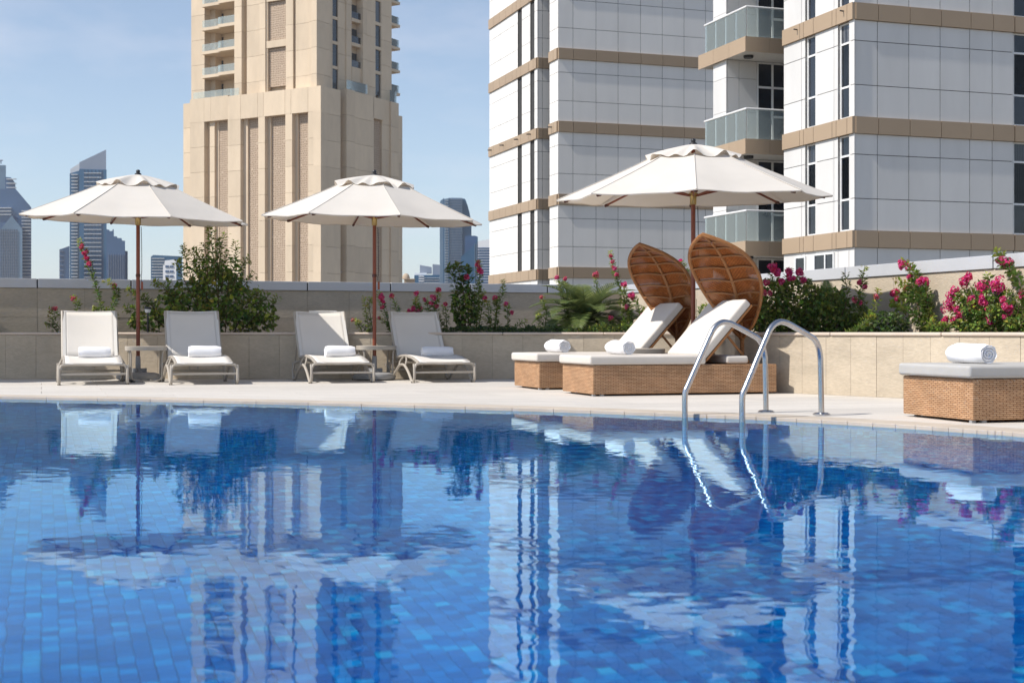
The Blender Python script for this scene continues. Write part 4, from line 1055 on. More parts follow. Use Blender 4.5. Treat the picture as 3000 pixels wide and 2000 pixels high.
# ------------------------------------------------------------------ parasols
def parasol(loc, rot, lab, R=1.45, tilt_lr=0.0, tilt_fb=0.0, group='cream market parasols'):
    r = local_thing('parasol'); place(r, loc); tag(r, lab, 'parasol', group)
    rng = random.Random(int(abs(loc[0]*100)))
    zr, zv, rv_, zt = 2.02, 2.455, 0.50, 2.585
    def tl(x, y, z):                                              # the canopy hangs a little askew on its pole
        return Vector((x, y, z-x*tan(tilt_lr)+y*tan(tilt_fb)))
    def pol(a, q, z): return tl(q*sin(a), -q*cos(a), z)
    angs = [rot+k*pi/4 for k in range(8)]
    # canopy: eight panels sagging between the ribs
    rows = 7; cols = 8; b = MB()
    for k in range(8):
        a0, a1 = angs[k], angs[k]+pi/4; vs = []
        for j in range(rows+1):
            t = j/rows; q = 0.44+(R-0.44)*t; z = 2.455+(zr-2.455)*(t**0.94)
            for i in range(cols+1):
                u = i/cols; p0 = Vector((q*sin(a0), -q*cos(a0))); p1 = Vector((q*sin(a1), -q*cos(a1))); p = p0+(p1-p0)*u
                sag = 0.030*t*sin(pi*u); inn = 1-0.035*sin(pi*u)*max(0, t-0.6)/0.4
                wr = 0.004*sin(11*u+3*k)*t
                vs.append(tl(p.x*inn, p.y*inn, z-sag+wr+0.012*sin(pi*u)*(t > 0.99)))
        # short hem turned down at the rim
        for i in range(cols+1):
            v = vs[rows*(cols+1)+i]; vs.append(Vector((v.x*0.996, v.y*0.996, v.z-0.010)))
        b.add(vs, [(j*(cols+1)+i, j*(cols+1)+i+1, (j+1)*(cols+1)+i+1, (j+1)*(cols+1)+i) for j in range(rows+1) for i in range(cols)])
    can = b.build('canopy', M['canopy_cloth'], r, smooth=True)
    for k in range(8):
        MB().tube([pol(angs[k], 0.44+(R-0.44)*t, 2.455+(zr-2.455)*(t**0.94)+0.004) for t in (0, .2, .4, .6, .8, 1)], 0.0045, 5).build('seam', M['canopy_cloth'], can, smooth=True)
    # ruffled vent cap
    n = 96; vs = []; rws = 6
    for j in range(rws+1):
        t = j/rws; q = 0.04+(rv_-0.04)*t
        for i in range(n):
            a = 2*pi*i/n; ph = (a-rot)*8
            wv = (0.55*sin(ph*1.5+0.7)+0.45*sin(ph*1.0+2.1)+0.35*sin(ph*2.25+loc[0]))*max(0, t-0.25)/0.75
            z = zt-(zt-zv+0.01)*(t**1.35)+0.034*wv+0.014*cos(ph)*t*0.6
            vs.append(pol(a, q*(1+0.02*wv), z))
    vb = MB().add(vs, [(j*n+i, j*n+(i+1) % n, (j+1)*n+(i+1) % n, (j+1)*n+i) for j in range(rws) for i in range(n)])
    vb.build('vent_cap', M['canopy_cloth'], r, smooth=True)
    fin = MB().lathe([(0.045, 0), (0.04, 0.02), (0.022, 0.03), (0.028, 0.05), (0.02, 0.065), (0.004, 0.07)], tl(0, 0, zt-0.005), 12); fin.build('finial', M['black_metal'], r, smooth=True)
    # ribs and struts
    for k in range(8):
        a = angs[k]
        rb = MB().tube([pol(a, 0.05, 2.40), pol(a, R*0.93, zr-0.008)], 0.0125, 6).build('rib', M['red_wood'], r)
        MB().tube([pol(a, R*0.915, zr-0.004), pol(a, R*0.945, zr-0.012)], 0.017, 6).build('rib_tip', M['dark_wood'], rb)
        MB().tube([pol(a, 0.045, 2.045), pol(a, R*0.52, 2.205)], 0.010, 6).build('strut', M['red_wood'], r)
    MB().tube([(0, 0, 0.10), (0, 0, 2.45)], 0.024, 14).build('pole', M['red_wood'], r, smooth=True)
    MB().tube([tl(0, 0, 2.41), tl(0, 0, 2.57)], 0.022, 10).build('upper_pole', M['red_wood'], r, smooth=True)
    hub = MB().lathe([(0.034, -0.06), (0.036, 0.02), (0.052, 0.035), (0.052, 0.06), (0.03, 0.07)], (0, 0, 2.01), 14).build('hub', M['brass'], r, smooth=True)
    MB().lathe([(0.027, 0), (0.03, 0.008), (0.03, 0.03), (0.027, 0.038)], (0, 0, 1.36-0.06), 12).build('joint_ring', M['dark_wood'], r, smooth=True)
    cp = [(0.045, -0.02, 1.93), (0.05, -0.02, 1.7), (0.052, -0.02, 1.4), (0.045, -0.02, 1.28), (0.05, -0.02, 1.16), (0.03, -0.03, 1.12)]
    MB().tube(catmull([Vector(c) for c in cp], 5), 0.004, 5).build('pull_cord', M['cord'], r)
    MB().box((0.055, -0.02, 1.19), (0.028, 0.01, 0.10)).build('peg', M['red_wood'], r, bevel=0.004)
    st = MB().lathe([(0.031, 0.09), (0.034, 0.11), (0.030, 0.30), (0.026, 0.305)], (0, 0, 0), 14).build('socket', M['grey_base'], r, smooth=True)
    MB().lathe([(0.22, 0.0), (0.262, 0.012), (0.272, 0.045), (0.255, 0.078), (0.2, 0.092), (0.06, 0.098), (0.045, 0.12)], (0, 0, 0.004), 28).build('base', M['grey_base'], r, smooth=True)
    for k in range(3):
        a = k*2*pi/3+0.5; MB().obox(Vector((0.03*cos(a), 0.03*sin(a), 0.1)), Vector((0.08*cos(a), 0.08*sin(a), 0)), Vector((-0.01*sin(a), 0.01*cos(a), 0)), Vector((0, 0, 0.05))).build('base_fin', M['grey_base'], r)
    return r
def pole_at(x, D): return ((x-CX)/F*D, D, 0)
parasol(pole_at(404.5, 17.5), radians(-15), 'cream market parasol on red wood pole between the two left loungers', 1.44, radians(1.5), radians(1.9))
parasol(pole_at(1097, 17.55), radians(18), 'cream market parasol in the middle, before the stone tower corner', 1.42, radians(1.5), radians(1.5))
parasol(pole_at(2031, 14.69), radians(-6.2), 'large cream market parasol standing between the two leaf daybeds', 1.45, radians(-0.6), radians(2.0))
parasol((-8.05, 17.3, 0), radians(20), 'cream market parasol standing beyond the left picture edge', 1.45)

# ------------------------------------------------------------------ leaf daybeds
def rattan_box(name, o, lx, ly, z0, z1, parent):
    b = MB(); ax, ay = Vector((lx, 0, 0)), Vector((0, ly, 0)); o = Vector(o); h = z1-z0
    c = [o, o+ax, o+ax+ay, o+ay]; vs = [p+EZ*z0 for p in c]+[p+EZ*z1 for p in c]
    fs = [(0, 1, 5, 4), (1, 2, 6, 5), (2, 3, 7, 6), (3, 0, 4, 7), (4, 5, 6, 7), (3, 2, 1, 0)]
    uv = [[(0, 0), (w, 0), (w, h), (0, h)] for w in (lx, ly, lx, ly)]+[[(0, 0), (lx, 0), (lx, ly), (0, ly)]]*2
    b.add(vs, fs, uv=uv)
    return b.build(name, M['rattan_box'], parent, bevel=0.008)
def soft_box(name, o, ax, ay, az, mt, parent, bev=0.022):
    b = MB(); o = Vector(o); ax, ay, az = Vector(ax), Vector(ay), Vector(az); n = 8
    # a cushion: a bevelled box with a crowned top
    vs = []; 
    for k in (0, 1):
        for j in range(n+1):
            for i in range(n+1):
                u, v = i/n, j/n; cr = 0.16*(1-(2*u-1)**6)*(1-(2*v-1)**6)*(1 if k else -0.25)
                vs.append(o+ax*u+ay*v+az*(k+cr*0.3))
    m = (n+1)*(n+1); fs = []
    for j in range(n):
        for i in range(n):
            q = j*(n+1)+i; fs.append((q+m, q+1+m, q+n+2+m, q+n+1+m)); fs.append((q, q+n+1, q+n+2, q+1))
    for i in range(n):
        fs.append((i, i+1, i+1+m, i+m)); q = n*(n+1)+i; fs.append((q+1, q, q+m, q+1+m))
        q = i*(n+1); fs.append((q+n+1, q, q+m, q+n+1+m)); q = i*(n+1)+n; fs.append((q, q+n+1, q+n+1+m, q+m))
    b.add(vs, fs); o_ = b.build(name, M[mt], parent, smooth=False)
    bv = o_.modifiers.new('bevel', 'BEVEL'); bv.width = bev; bv.segments = 4; bv.limit_method = 'ANGLE'; bv.angle_limit = radians(50)
    o_.data.polygons.foreach_set('use_smooth', [True]*len(o_.data.polygons))
    wn_ = o_.modifiers.new('wn', 'WEIGHTED_NORMAL')
    # piping round the upper edge
    return o_
LX, LY, BZ0, BZ1 = 1.93, 0.85, 0.018, 0.292
def leaf_canopy(parent):
    """woven leaf on a stem; local frame: bed x runs head-ward, leaf faces the foot and the pool"""
    yaw = radians(-32)                                            # turned a little towards the pool
    wd = Vector((sin(-yaw)*1.0, -cos(yaw), 0)); wd = Vector((cos(radians(-58)), sin(radians(-58)), 0)); nf = Vector((-cos(radians(32)), -sin(radians(32)), 0))
    base = Vector((1.77, LY*0.5, 0))
    ax = [(0.0, 0.54), (0.02, 0.70), (0.09, 0.93), (0.21, 1.15), (0.39, 1.35), (0.56, 1.47), (0.73, 1.548)]   # forward reach and height along the midrib
    mid = catmull([base+nf*q+EZ*z for q, z in ax], 6); m = len(mid)
    def half(t):                                                  # ovate outline
        return 0.365*(sin(pi*min(1, t**1.2))**0.82) if 0 < t < 1 else 0.0
    def pt(t, u, off=0.0):
        i = min(m-2, int(t*(m-1))); f = t*(m-1)-i; c = mid[i]+(mid[i+1]-mid[i])*f
        tg = (mid[i+1]-mid[i]).normalized(); nn = wd.cross(tg); nn = nn if nn.dot(nf) > 0 else -nn
        h = half(t); return c+wd*(u*h)+nn*(0.16*h*(u*u)+off)-tg*(0.02*h*abs(u))
    nu, nv = 16, 40; b = MB(); vs = []; uvs = []
    for j in range(nv+1):
        t = j/nv
        for i in range(nu+1):
            u = -1+2*i/nu; vs.append(pt(t, u)); uvs.append((u*half(t)+0.6, t*1.35+abs(u)*half(t)*0.25))
    fs = []; uv = []
    for j in range(nv):
        for i in range(nu):
            q = (j*(nu+1)+i, j*(nu+1)+i+1, (j+1)*(nu+1)+i+1, (j+1)*(nu+1)+i); fs.append(q); uv.append([uvs[k] for k in q])
    b.add(vs, fs, uv=uv); lf = b.build('leaf_canopy', M['rattan_leaf'], parent, smooth=True)
    rim = [pt(j/44, -1) for j in range(45)]+[pt(j/44, 1) for j in range(43, 0, -1)]
    MB().tube(rim, 0.0195, 8, closed=True).build('rim', M['cane'], lf, smooth=True)
    MB().tube([p+EZ*0 for p in mid], [0.025-0.011*i/(m-1) for i in range(m)], 8).build('midrib', M['cane'], lf, smooth=True)
    for t0 in (0.17, 0.27, 0.37, 0.47, 0.57, 0.67, 0.77, 0.86):
        for sg in (-1, 1):
            MB().tube([pt(t0+0.035*sin(q*pi*0.5), sg*q, 0.013) for q in (0.02, .2, .4, .6, .8, .98)], 0.0098, 6).build('vein', M['cane'], lf, smooth=True)
    MB().tube([base+EZ*(BZ1-0.01), base+EZ*0.42, base+EZ*0.56], 0.022, 10).build('stem', M['cane'], lf, smooth=True)
    for sg in (-1, 1): MB().tube([base+EZ*0.50, pt(0.05, sg*0.9)-EZ*0.0, pt(0.10, sg)], 0.012, 6).build('stem_fork', M['cane'], lf, smooth=True)
    return lf
def make_daybed(cush):
    r = local_thing('daybed')
    fr = rattan_box('base_frame', (0, 0, 0), LX, LY, BZ0, BZ1, r)
    for x in (0.10, LX-0.1):
        for y in (0.03, LY-0.03): MB().box((x if y < 0.1 else x, y, 0.011), (0.035, 0.03, 0.022)).build('foot', M['grey_base'], r)
    MB().box((0.02, 0.03, 0.011), (0.03, 0.03, 0.022)).build('foot', M['grey_base'], r)
    soft_box('seat_cushion', (-0.035, -0.012, BZ1+0.004), (1.20, 0, 0), (0, LY+0.024, 0), (0, 0, 0.086), cush, r)
    soft_box('head_cushion', (1.40, 0.03, BZ1+0.006), (0.24, 0, 0), (0, LY-0.06, 0), (0, 0, 0.075), cush, r)
    th = radians(47.5); d = Vector((cos(th), 0, sin(th))); up = Vector((-sin(th), 0, cos(th))); o = Vector((1.19, 0.03, BZ1+0.022))
    bf = MB().obox(o+up*0.0, d*0.74, Vector((0, LY-0.06, 0)), up*0.022); bf.build('back_frame', M['cane'], r, bevel=0.006)
    soft_box('back_cushion', o+up*0.024+d*0.005, d*0.735, Vector((0, LY-0.06, 0)), up*0.085, cush, r)
    for y in (0.10, LY-0.10): MB().tube([o+d*0.36+Vector((0, y-0.03, 0)), Vector((1.68, y, BZ1+0.012))], 0.013, 8).build('prop', M['cane'], r, smooth=True)
    leaf_canopy(r)
    return r
F_B = Vector((0.76, 13.06, 0)); YB = atan2(0.302, 0.954)
dbB = make_daybed('cushion'); place(dbB, F_B, YB); tag(dbB, 'woven rattan daybed with leaf canopy nearest the handrails', 'daybed', 'rattan daybeds with leaf canopies')
dbA = copy_tree(dbB); place(dbA, Vector((0.283, 14.54, 0)), YB); tag(dbA, 'woven rattan daybed with leaf canopy, the one farther back', 'daybed', 'rattan daybeds with leaf canopies')
dbC = copy_tree(dbB); place(dbC, Vector((3.047, 9.19, 0)), YAW-radians(3)); tag(dbC, 'woven rattan daybed with grey cushion cut by the right picture edge', 'daybed', 'rattan daybeds with leaf canopies')
for o in [x for x in bpy.data.objects if x.parent == dbC and 'cushion' in x.name]:
    o.data = o.data.copy(); o.data.materials.clear(); o.data.materials.append(M['cushion_grey'])
def on_bed(b, x, y, z):
    c, s_ = cos(b.rotation_euler.z), sin(b.rotation_euler.z); return Vector((b.location.x+c*x-s_*y, b.location.y+s_*x+c*y, z))
for bd, x, y, lab, a in ((dbB, 0.42, 0.36, 'white towel rolled on the daybed nearest the handrails', 0.12), (dbA, 0.33, 0.36, 'white towel rolled on the farther leaf daybed', 0.12), (dbC, 0.27, 0.42, 'white towel rolled on the grey cushioned daybed at right edge', 0.1)):
    o = copy_tree(TW); place(o, on_bed(bd, x, y, BZ1+0.098), bd.rotation_euler.z+a); tag(o, lab, 'towel', 'rolled white towels')
t2 = copy_tree(t0); pt2 = on_bed(dbB, 0.98, 1.2, 0); place(t2, pt2, YB); tag(t2, 'small taupe side table between the two leaf daybeds', 'side table', 'taupe side tables')

# ------------------------------------------------------------------ pool handrails
def handrail(f, bk, lab):
    r = thing('pool_handrail', lab, 'handrail', (bk[0], bk[1], 0), 'curved steel pool handrails')
    P = [(0, -0.95), (0, -0.4), (0, WATER_Z), (0, 0.13), (0.012, 0.18), (0.045, 0.225), (0.29, 0.56), (0.345, 0.625), (0.40, 0.66), (0.465, 0.677), (0.53, 0.672), (0.6, 0.655), (0.84, 0.578), (0.91, 0.548), (0.957, 0.50), (0.983, 0.43), (0.99, 0.35), (1.0, 0.0)]
    f = Vector((f[0], f[1], 0)); bk = Vector((bk[0], bk[1], 0))
    MB().tube(catmull([f+(bk-f)*q+EZ*z for q, z in P], 5), 0.0212, 14).build('rail', M['steel'], r, smooth=True)
    MB().lathe([(0.062, 0.002), (0.062, 0.008), (0.045, 0.016), (0.026, 0.018)], bk, 20).build('flange', M['steel'], r, smooth=True)
    return r
handrail((1.262, 10.14), (1.911, 10.45), 'curved steel pool handrail, the left one of the pair')
handrail((1.606, 9.69), (2.261, 10.15), 'curved steel pool handrail, the right one of the pair')
# ------------------------------------------------------------------ round lights in the pool wall
def pool_light(x, y, lab):
    D = (CAMZ-WATER_Z)*F/(y-HY); k = (x-CX)/F; best = min(range(n), key=lambda i: abs(wallr[i].x-k*wallr[i].y)+(0 if wallr[i].y > 7 else 50))
    p, q = wallr[best], wallr[(best+1) % n]; t = (q-p).normalized(); nn = Vector((t.y, -t.x, 0)); nn = nn if (p+nn-PC).length < (p-PC).length else -nn
    c = p+EZ*-0.42; b = MB()
    r = thing('pool_light', lab, 'pool light', (c.x, c.y, c.z), 'round pool wall lights')
    rg = [c+t*(0.11*cos(a))+EZ*(0.11*sin(a)) for a in [i*2*pi/20 for i in range(20)]]; r2_ = [g_+nn*0.02 for g_ in rg]; r3 = [c+(g_-c)*0.8+nn*0.028 for g_ in rg]
    MB().add(rg+r2_+r3, [(i, (i+1) % 20, 20+(i+1) % 20, 20+i) for i in range(20)]+[(20+i, 20+(i+1) % 20, 40+(i+1) % 20, 40+i) for i in range(20)]).build('bezel', M['far_white'], r)
    MB().add(r3, [tuple(range(20))]).build('lens', M['far_white'], r)
pool_light(1425, 1252, 'round white light under water in the pool wall, left one')
pool_light(1876, 1232, 'round white light under water in the pool wall, middle one')
pool_light(2927, 1287, 'round white light under water in the pool wall, right one')

# ------------------------------------------------------------------ plants
def leafy(name, rough=0.5, tr=0.35):
    m, nt, out = new_mat(name); L = nt.links.new
    at = N(nt, 'ShaderNodeAttribute', attribute_name='tint')
    b = N(nt, 'ShaderNodeBsdfPrincipled', i_Roughness=rough); b.inputs['Specular IOR Level'].default_value = 0.35
    t = N(nt, 'ShaderNodeBsdfTranslucent'); mx = N(nt, 'ShaderNodeMixShader', i_0=tr)
    g = N(nt, 'ShaderNodeGamma', i_Gamma=0.82)
    L(at.outputs['Color'], b.inputs['Base Color']); L(at.outputs['Color'], g.inputs[0]); L(g.outputs[0], t.inputs[0])
    L(b.outputs[0], mx.inputs[1]); L(t.outputs[0], mx.inputs[2]); L(mx.outputs[0], out.inputs[0])
leafy('foliage', 0.45, 0.3); leafy('petals', 0.7, 0.35)
surf('bark', (0.13, 0.085, 0.05), rough=0.85, spec=0.15, var=0.3, scale=20)
surf('green_stem', (0.10, 0.12, 0.035), rough=0.7, spec=0.2, var=0.25, scale=20)
YG, MG, DG, RG = (0.38, 0.41, 0.065), (0.165, 0.235, 0.042), (0.055, 0.10, 0.025), (0.34, 0.10, 0.05)
def mixc(a, b, t): return tuple(x+(y-x)*t for x, y in zip(a, b))
R_ = random.Random(21)
def rvec(): 
    while True:
        v = Vector((R_.uniform(-1, 1), R_.uniform(-1, 1), R_.uniform(-1, 1)))
        if 0.05 < v.length < 1: return v.normalized()
def leaf(b, p, d, nrm, L_, w, col):
    d = d.normalized(); s = d.cross(nrm)
    s = s.normalized() if s.length > 1e-3 else d.orthogonal().normalized()
    n_ = s.cross(d).normalized(); k = R_.uniform(0.12, 0.34)*w
    c = tuple(x*R_.uniform(0.75, 1.25) for x in col)
    b.add([p, p+d*L_*0.42+s*w*0.5+n_*k, p+d*L_-n_*L_*0.12, p+d*L_*0.42-s*w*0.5+n_*k], [(0, 1, 2), (0, 2, 3)], col=c)
PINKS = [(0.72, 0.045, 0.24), (0.62, 0.03, 0.19), (0.78, 0.10, 0.32), (0.70, 0.07, 0.16)]
def flower(plant, c, r, pale=0.0, n_=None):
    b = MB(); n_ = n_ or int(46+r*1300)
    subs = [(c+Vector((R_.uniform(-.6, .6), R_.uniform(-.3, .3), R_.uniform(-.6, .6)))*r, r*R_.uniform(0.45, 0.8)) for k in range(4)]
    for i in range(n_):
        v = rvec(); ce = subs[i % len(subs)]; p = ce[0]+v*ce[1]*R_.uniform(0.5, 1.05); col = R_.choice(PINKS); col = mixc(col, (0.62, 0.22, 0.16), pale*R_.uniform(0.3, 1))
        q = v.orthogonal().normalized(); q = Matrix.Rotation(R_.uniform(0, 6.28), 3, v) @ q; ps = R_.uniform(0.013, 0.019)
        for k in range(3):
            d = (Matrix.Rotation(k*2.094, 3, v) @ q)+v*0.55; leaf(b, p, d, v, ps*1.15, ps, col)
        if R_.random() < 0.4:
            s = 0.0032; b.add([p+v*0.013+q*s, p+v*0.013+v.cross(q)*s, p+v*0.013-q*s, p+v*0.013-v.cross(q)*s], [(0, 1, 2, 3)], col=(0.85, 0.8, 0.72))
    return b.build('flower_cluster', M['petals'], plant)
class Plant:
    def __init__(s, name, label, cat, base, group=None):
        s.o = thing(name, label, cat, (base.x, base.y, 0.5), group); s.st = MB(); s.fo = MB(); s.wood = 'green_stem'
    def cane(s, pts, size=0.045, dens=75, young=0.35, r=0.007, thick=0.03, tip=YG, base=MG, red=0.0, bare=0.0):
        P = catmull([Vector(p) for p in pts], 8); m = len(P); s.st.tube(P, [r*(1-0.7*i/(m-1)) for i in range(m)], 5)
        Lt = sum((P[i+1]-P[i]).length for i in range(m-1)); nl = int(Lt*dens*1.55)
        for k in range(nl):
            t = bare+(1-bare)*(k+R_.random())/nl; i = min(m-2, int(t*(m-1))); p = P[i]+(P[i+1]-P[i])*(t*(m-1)-i); tg = (P[i+1]-P[i]).normalized()
            v = rvec(); v = (v-tg*v.dot(tg)).normalized(); d = v*0.9+tg*R_.uniform(0.1, 0.7)+EZ*0.12
            y = max(0.0, (t-(1-young))/young); c = mixc(base, tip, min(1, y+R_.uniform(-0.15, 0.2))) if y > 0 else mixc(base, DG, R_.uniform(-0.1, 0.75))
            if red and t > 0.75 and R_.random() < red: c = RG
            sc = size*R_.uniform(0.75, 1.35)*(1-0.3*y)
            leaf(s.fo, p+v*thick*R_.uniform(0.1, 1.0), d, tg+v*0.4+EZ*0.5, sc, sc*0.62, c)
        return P
    def blob(s, c, rad, n_, size=0.055, cols=(MG, DG, YG), w=(5, 4, 1), shell=0.55):
        for k in range(n_):
            v = rvec(); q = (R_.random()**(1/3)); q = shell+(1-shell)*q if R_.random() < 0.75 else q
            p = c+Vector((v.x*rad[0], v.y*rad[1], v.z*rad[2]))*q
            col = mixc(R_.choices(cols, w)[0], MG, R_.uniform(0, 0.4)); d = v*0.6+rvec()*0.8+EZ*0.1; sc = size*R_.uniform(0.6, 1.25)
            leaf(s.fo, p, d, v+EZ*0.6+rvec()*0.3, sc, sc*0.75, col)
    def done(s):
        if s.st.v: s.st.build('stem', M[s.wood], s.o, smooth=True)
        if s.fo.v: s.fo.build('foliage', M['foliage'], s.o)
        return s.o
def PP(D, *xy): return [px(x, y, D+R_.uniform(-0.03, 0.03)) for x, y in xy]
BG = 'bougainvillea along the planters'
def boug(label, D, canes, flowers=(), **kw):
    x0 = canes[0][0][0]; pl = Plant('bougainvillea', label, 'plant', px(x0, 985, D), BG)
    for c in canes: pl.cane(PP(D, *c), **kw)
    for f in flowers:
        x, y, r = f[:3]; flower(pl.o, px(x, y, D-0.02), r, f[3] if len(f) > 3 else 0.0)
    return pl.done()
boug('low yellow green bougainvillea behind the leftmost lounger', 18.35, [[(245, 985), (200, 945), (160, 915), (143, 908)], [(215, 985), (222, 925), (228, 890), (212, 868)], [(195, 985), (165, 950), (140, 925)], [(180, 990), (150, 950), (136, 955)]], [(160, 903, 0.028, 0.6), (214, 874, 0.02, 0.7)], red=0.25, dens=120)
boug('tall bougainvillea spike with pink upper half behind the leftmost lounger', 18.4, [[(305, 988), (300, 920), (278, 830), (252, 750), (231, 700)], [(308, 985), (328, 905), (342, 868), (335, 840), (306, 818)], [(300, 980), (285, 915), (272, 905)], [(305, 985), (318, 930), (312, 905)], [(320, 985), (335, 935), (334, 915)]],
     [(239, 722, 0.03, 0.4), (246, 741, 0.035, 0.1), (254, 757, 0.036), (261, 772, 0.028, 0.2), (336, 838, 0.03)], dens=150, size=0.05)
# the big bush
pl = Plant('green_shrub', 'big dense green shrub rising above the parapet by the left parasol', 'shrub', px(620, 985, 18.7)); pl.wood = 'bark'
D = 18.75
for x, y, rx, rz, nn in ((560, 885, 0.30, 0.27, 900), (640, 865, 0.34, 0.36, 1300), (715, 895, 0.26, 0.26, 800), (495, 905, 0.26, 0.18, 650), (600, 800, 0.16, 0.22, 330), (675, 800, 0.15, 0.2, 280), (770, 930, 0.16, 0.17, 330), (620, 945, 0.66, 0.16, 1200), (430, 940, 0.2, 0.12, 300)):
    pl.blob(px(x, y, D), (rx*1.06, 0.28, rz), int(nn*0.5), 0.07, (MG, DG, YG), (6, 2.4, 3))
for c in ([(600, 985), (570, 850), (545, 760), (535, 718)], [(620, 985), (600, 830), (588, 760), (560, 728)], [(640, 985), (640, 830), (640, 745), (662, 682)], [(640, 900), (628, 770), (618, 700), (618, 665)], [(660, 985), (670, 830), (690, 770), (690, 705)], [(660, 900), (690, 820), (715, 770), (732, 758)], [(680, 985), (730, 880), (765, 850)], [(690, 985), (755, 920), (800, 890), (815, 868)], [(560, 985), (500, 870), (470, 835), (450, 828)], [(540, 985), (450, 900), (400, 870), (370, 845)], [(520, 985), (430, 920), (390, 905), (362, 903)], [(700, 985), (760, 950), (790, 915)], [(580, 900), (530, 800), (520, 760)], [(500, 985), (410, 950), (378, 945)], [(600, 880), (575, 790), (566, 740)], [(650, 860), (655, 780), (672, 735)], [(690, 880), (720, 830), (748, 800)], [(720, 900), (770, 880), (790, 862)], [(540, 900), (500, 850), (488, 820)], [(480, 940), (440, 890), (418, 862)], [(610, 830), (604, 750), (596, 712)], [(640, 800), (648, 730), (640, 700)], [(735, 940), (780, 935), (806, 940)]):
    pl.cane(PP(D-0.15, *c), size=0.06, dens=70, r=0.008, thick=0.045, bare=0.15, tip=(0.26, 0.30, 0.05), young=0.5)
pl.done()
boug('yellow green bougainvillea sprays left of the middle parasol pole', 18.3, [[(1090, 988), (1060, 955), (1032, 937)], [(1085, 988), (1075, 930), (1066, 868)], [(1095, 985), (1082, 900), (1088, 870)], [(1070, 988), (1050, 950), (1045, 945)]], [(1033, 938, 0.016, 0.8)], young=0.75, dens=130)
boug('pink tipped bougainvillea right of the middle parasol pole', 18.35, [[(1150, 988), (1135, 935), (1120, 890), (1110, 855)], [(1185, 988), (1168, 925), (1150, 865)], [(1165, 988), (1140, 960), (1110, 930)]], [(1117, 868, 0.036), (1121, 882, 0.025, 0.3), (1147, 866, 0.03), (1112, 932, 0.015, 0.5), (1120, 900, 0.02, 0.2)], dens=130)
boug('bougainvillea with dark pink clusters behind the right sling lounger', 18.4, [[(1225, 990), (1212, 925), (1222, 862)], [(1205, 990), (1200, 930), (1190, 912)], [(1240, 990), (1232, 915), (1215, 880)]], [(1220, 858, 0.03, 0.2), (1195, 912, 0.03, 0.2), (1212, 905, 0.03), (1232, 905, 0.025, 0.5), (1222, 912, 0.022)], dens=140)
boug('dense bougainvillea with red clusters left of the tall leggy shrub', 18.5, [[(1290, 990), (1278, 910), (1286, 845)], [(1265, 990), (1258, 920), (1246, 872)], [(1305, 990), (1308, 930), (1302, 890)], [(1275, 990), (1262, 940), (1250, 905)], [(1295, 985), (1285, 930), (1268, 880)]], [(1285, 850, 0.034, 0.3), (1270, 872, 0.032), (1262, 888, 0.034, 0.2), (1280, 895, 0.026, 0.6), (1304, 892, 0.026), (1244, 878, 0.02)], dens=150)
pl = Plant('leggy_shrub', 'tall leggy green shrub with one pink bloom right of the middle parasol', 'shrub', px(1362, 985, 18.5)); pl.wood = 'bark'
for c in ([(1362, 990), (1345, 890), (1325, 800), (1312, 785)], [(1365, 990), (1362, 880), (1345, 800), (1340, 775)], [(1368, 990), (1375, 880), (1370, 800), (1368, 785)], [(1360, 990), (1340, 900), (1328, 850)], [(1370, 990), (1388, 900), (1392, 840)], [(1360, 985), (1350, 930), (1335, 905)], [(1366, 985), (1380, 930), (1388, 905)], [(1364, 985), (1356, 850), (1362, 810)]):
    pl.cane(PP(18.5, *c), size=0.07, dens=62, thick=0.05, bare=0.2, base=(0.07, 0.13, 0.03), tip=(0.16, 0.2, 0.05), r=0.007)
pl.blob(px(1362, 900, 18.5), (0.17, 0.12, 0.26), 240, 0.07, (MG, DG), (3, 1))
flower(pl.o, px(1367, 813, 18.45), 0.034); pl.done()
boug('slender bougainvillea spike with bright pink top above the parapet', 18.4, [[(1392, 990), (1402, 880), (1404, 820), (1402, 762)], [(1398, 985), (1412, 900), (1415, 850)]], [(1402, 778, 0.036, 0.3), (1405, 793, 0.042), (1400, 768, 0.022, 0.6)], dens=150)
boug('bougainvillea with green tip and small pink clusters before the white tower', 18.4, [[(1465, 990), (1455, 920), (1472, 860), (1474, 820)], [(1440, 990), (1432, 920), (1422, 872)], [(1485, 990), (1488, 920), (1482, 890)], [(1445, 990), (1455, 900), (1450, 873)], [(1490, 985), (1515, 955), (1545, 942)], [(1470, 985), (1440, 950), (1420, 930)]], [(1421, 871, 0.022, 0.2), (1450, 873, 0.026), (1482, 890, 0.022), (1500, 915, 0.02, 0.3)], dens=135)
boug('bougainvillea stems with pink clusters at the left of the cycad', 18.75, [[(1660, 990), (1652, 880), (1635, 818)], [(1662, 985), (1660, 870), (1655, 815)], [(1590, 990), (1600, 920), (1588, 868)], [(1570, 990), (1580, 940), (1575, 920)]], [(1630, 812, 0.026), (1655, 817, 0.022, 0.2), (1586, 870, 0.016, 0.8)], dens=130)
boug('single bougainvillea stem with salmon flower rising behind the cycad', 19.4, [[(1745, 985), (1750, 870), (1744, 806)], [(1725, 985), (1722, 900), (1722, 850)]], [(1744, 804, 0.036, 0.7)], dens=110)
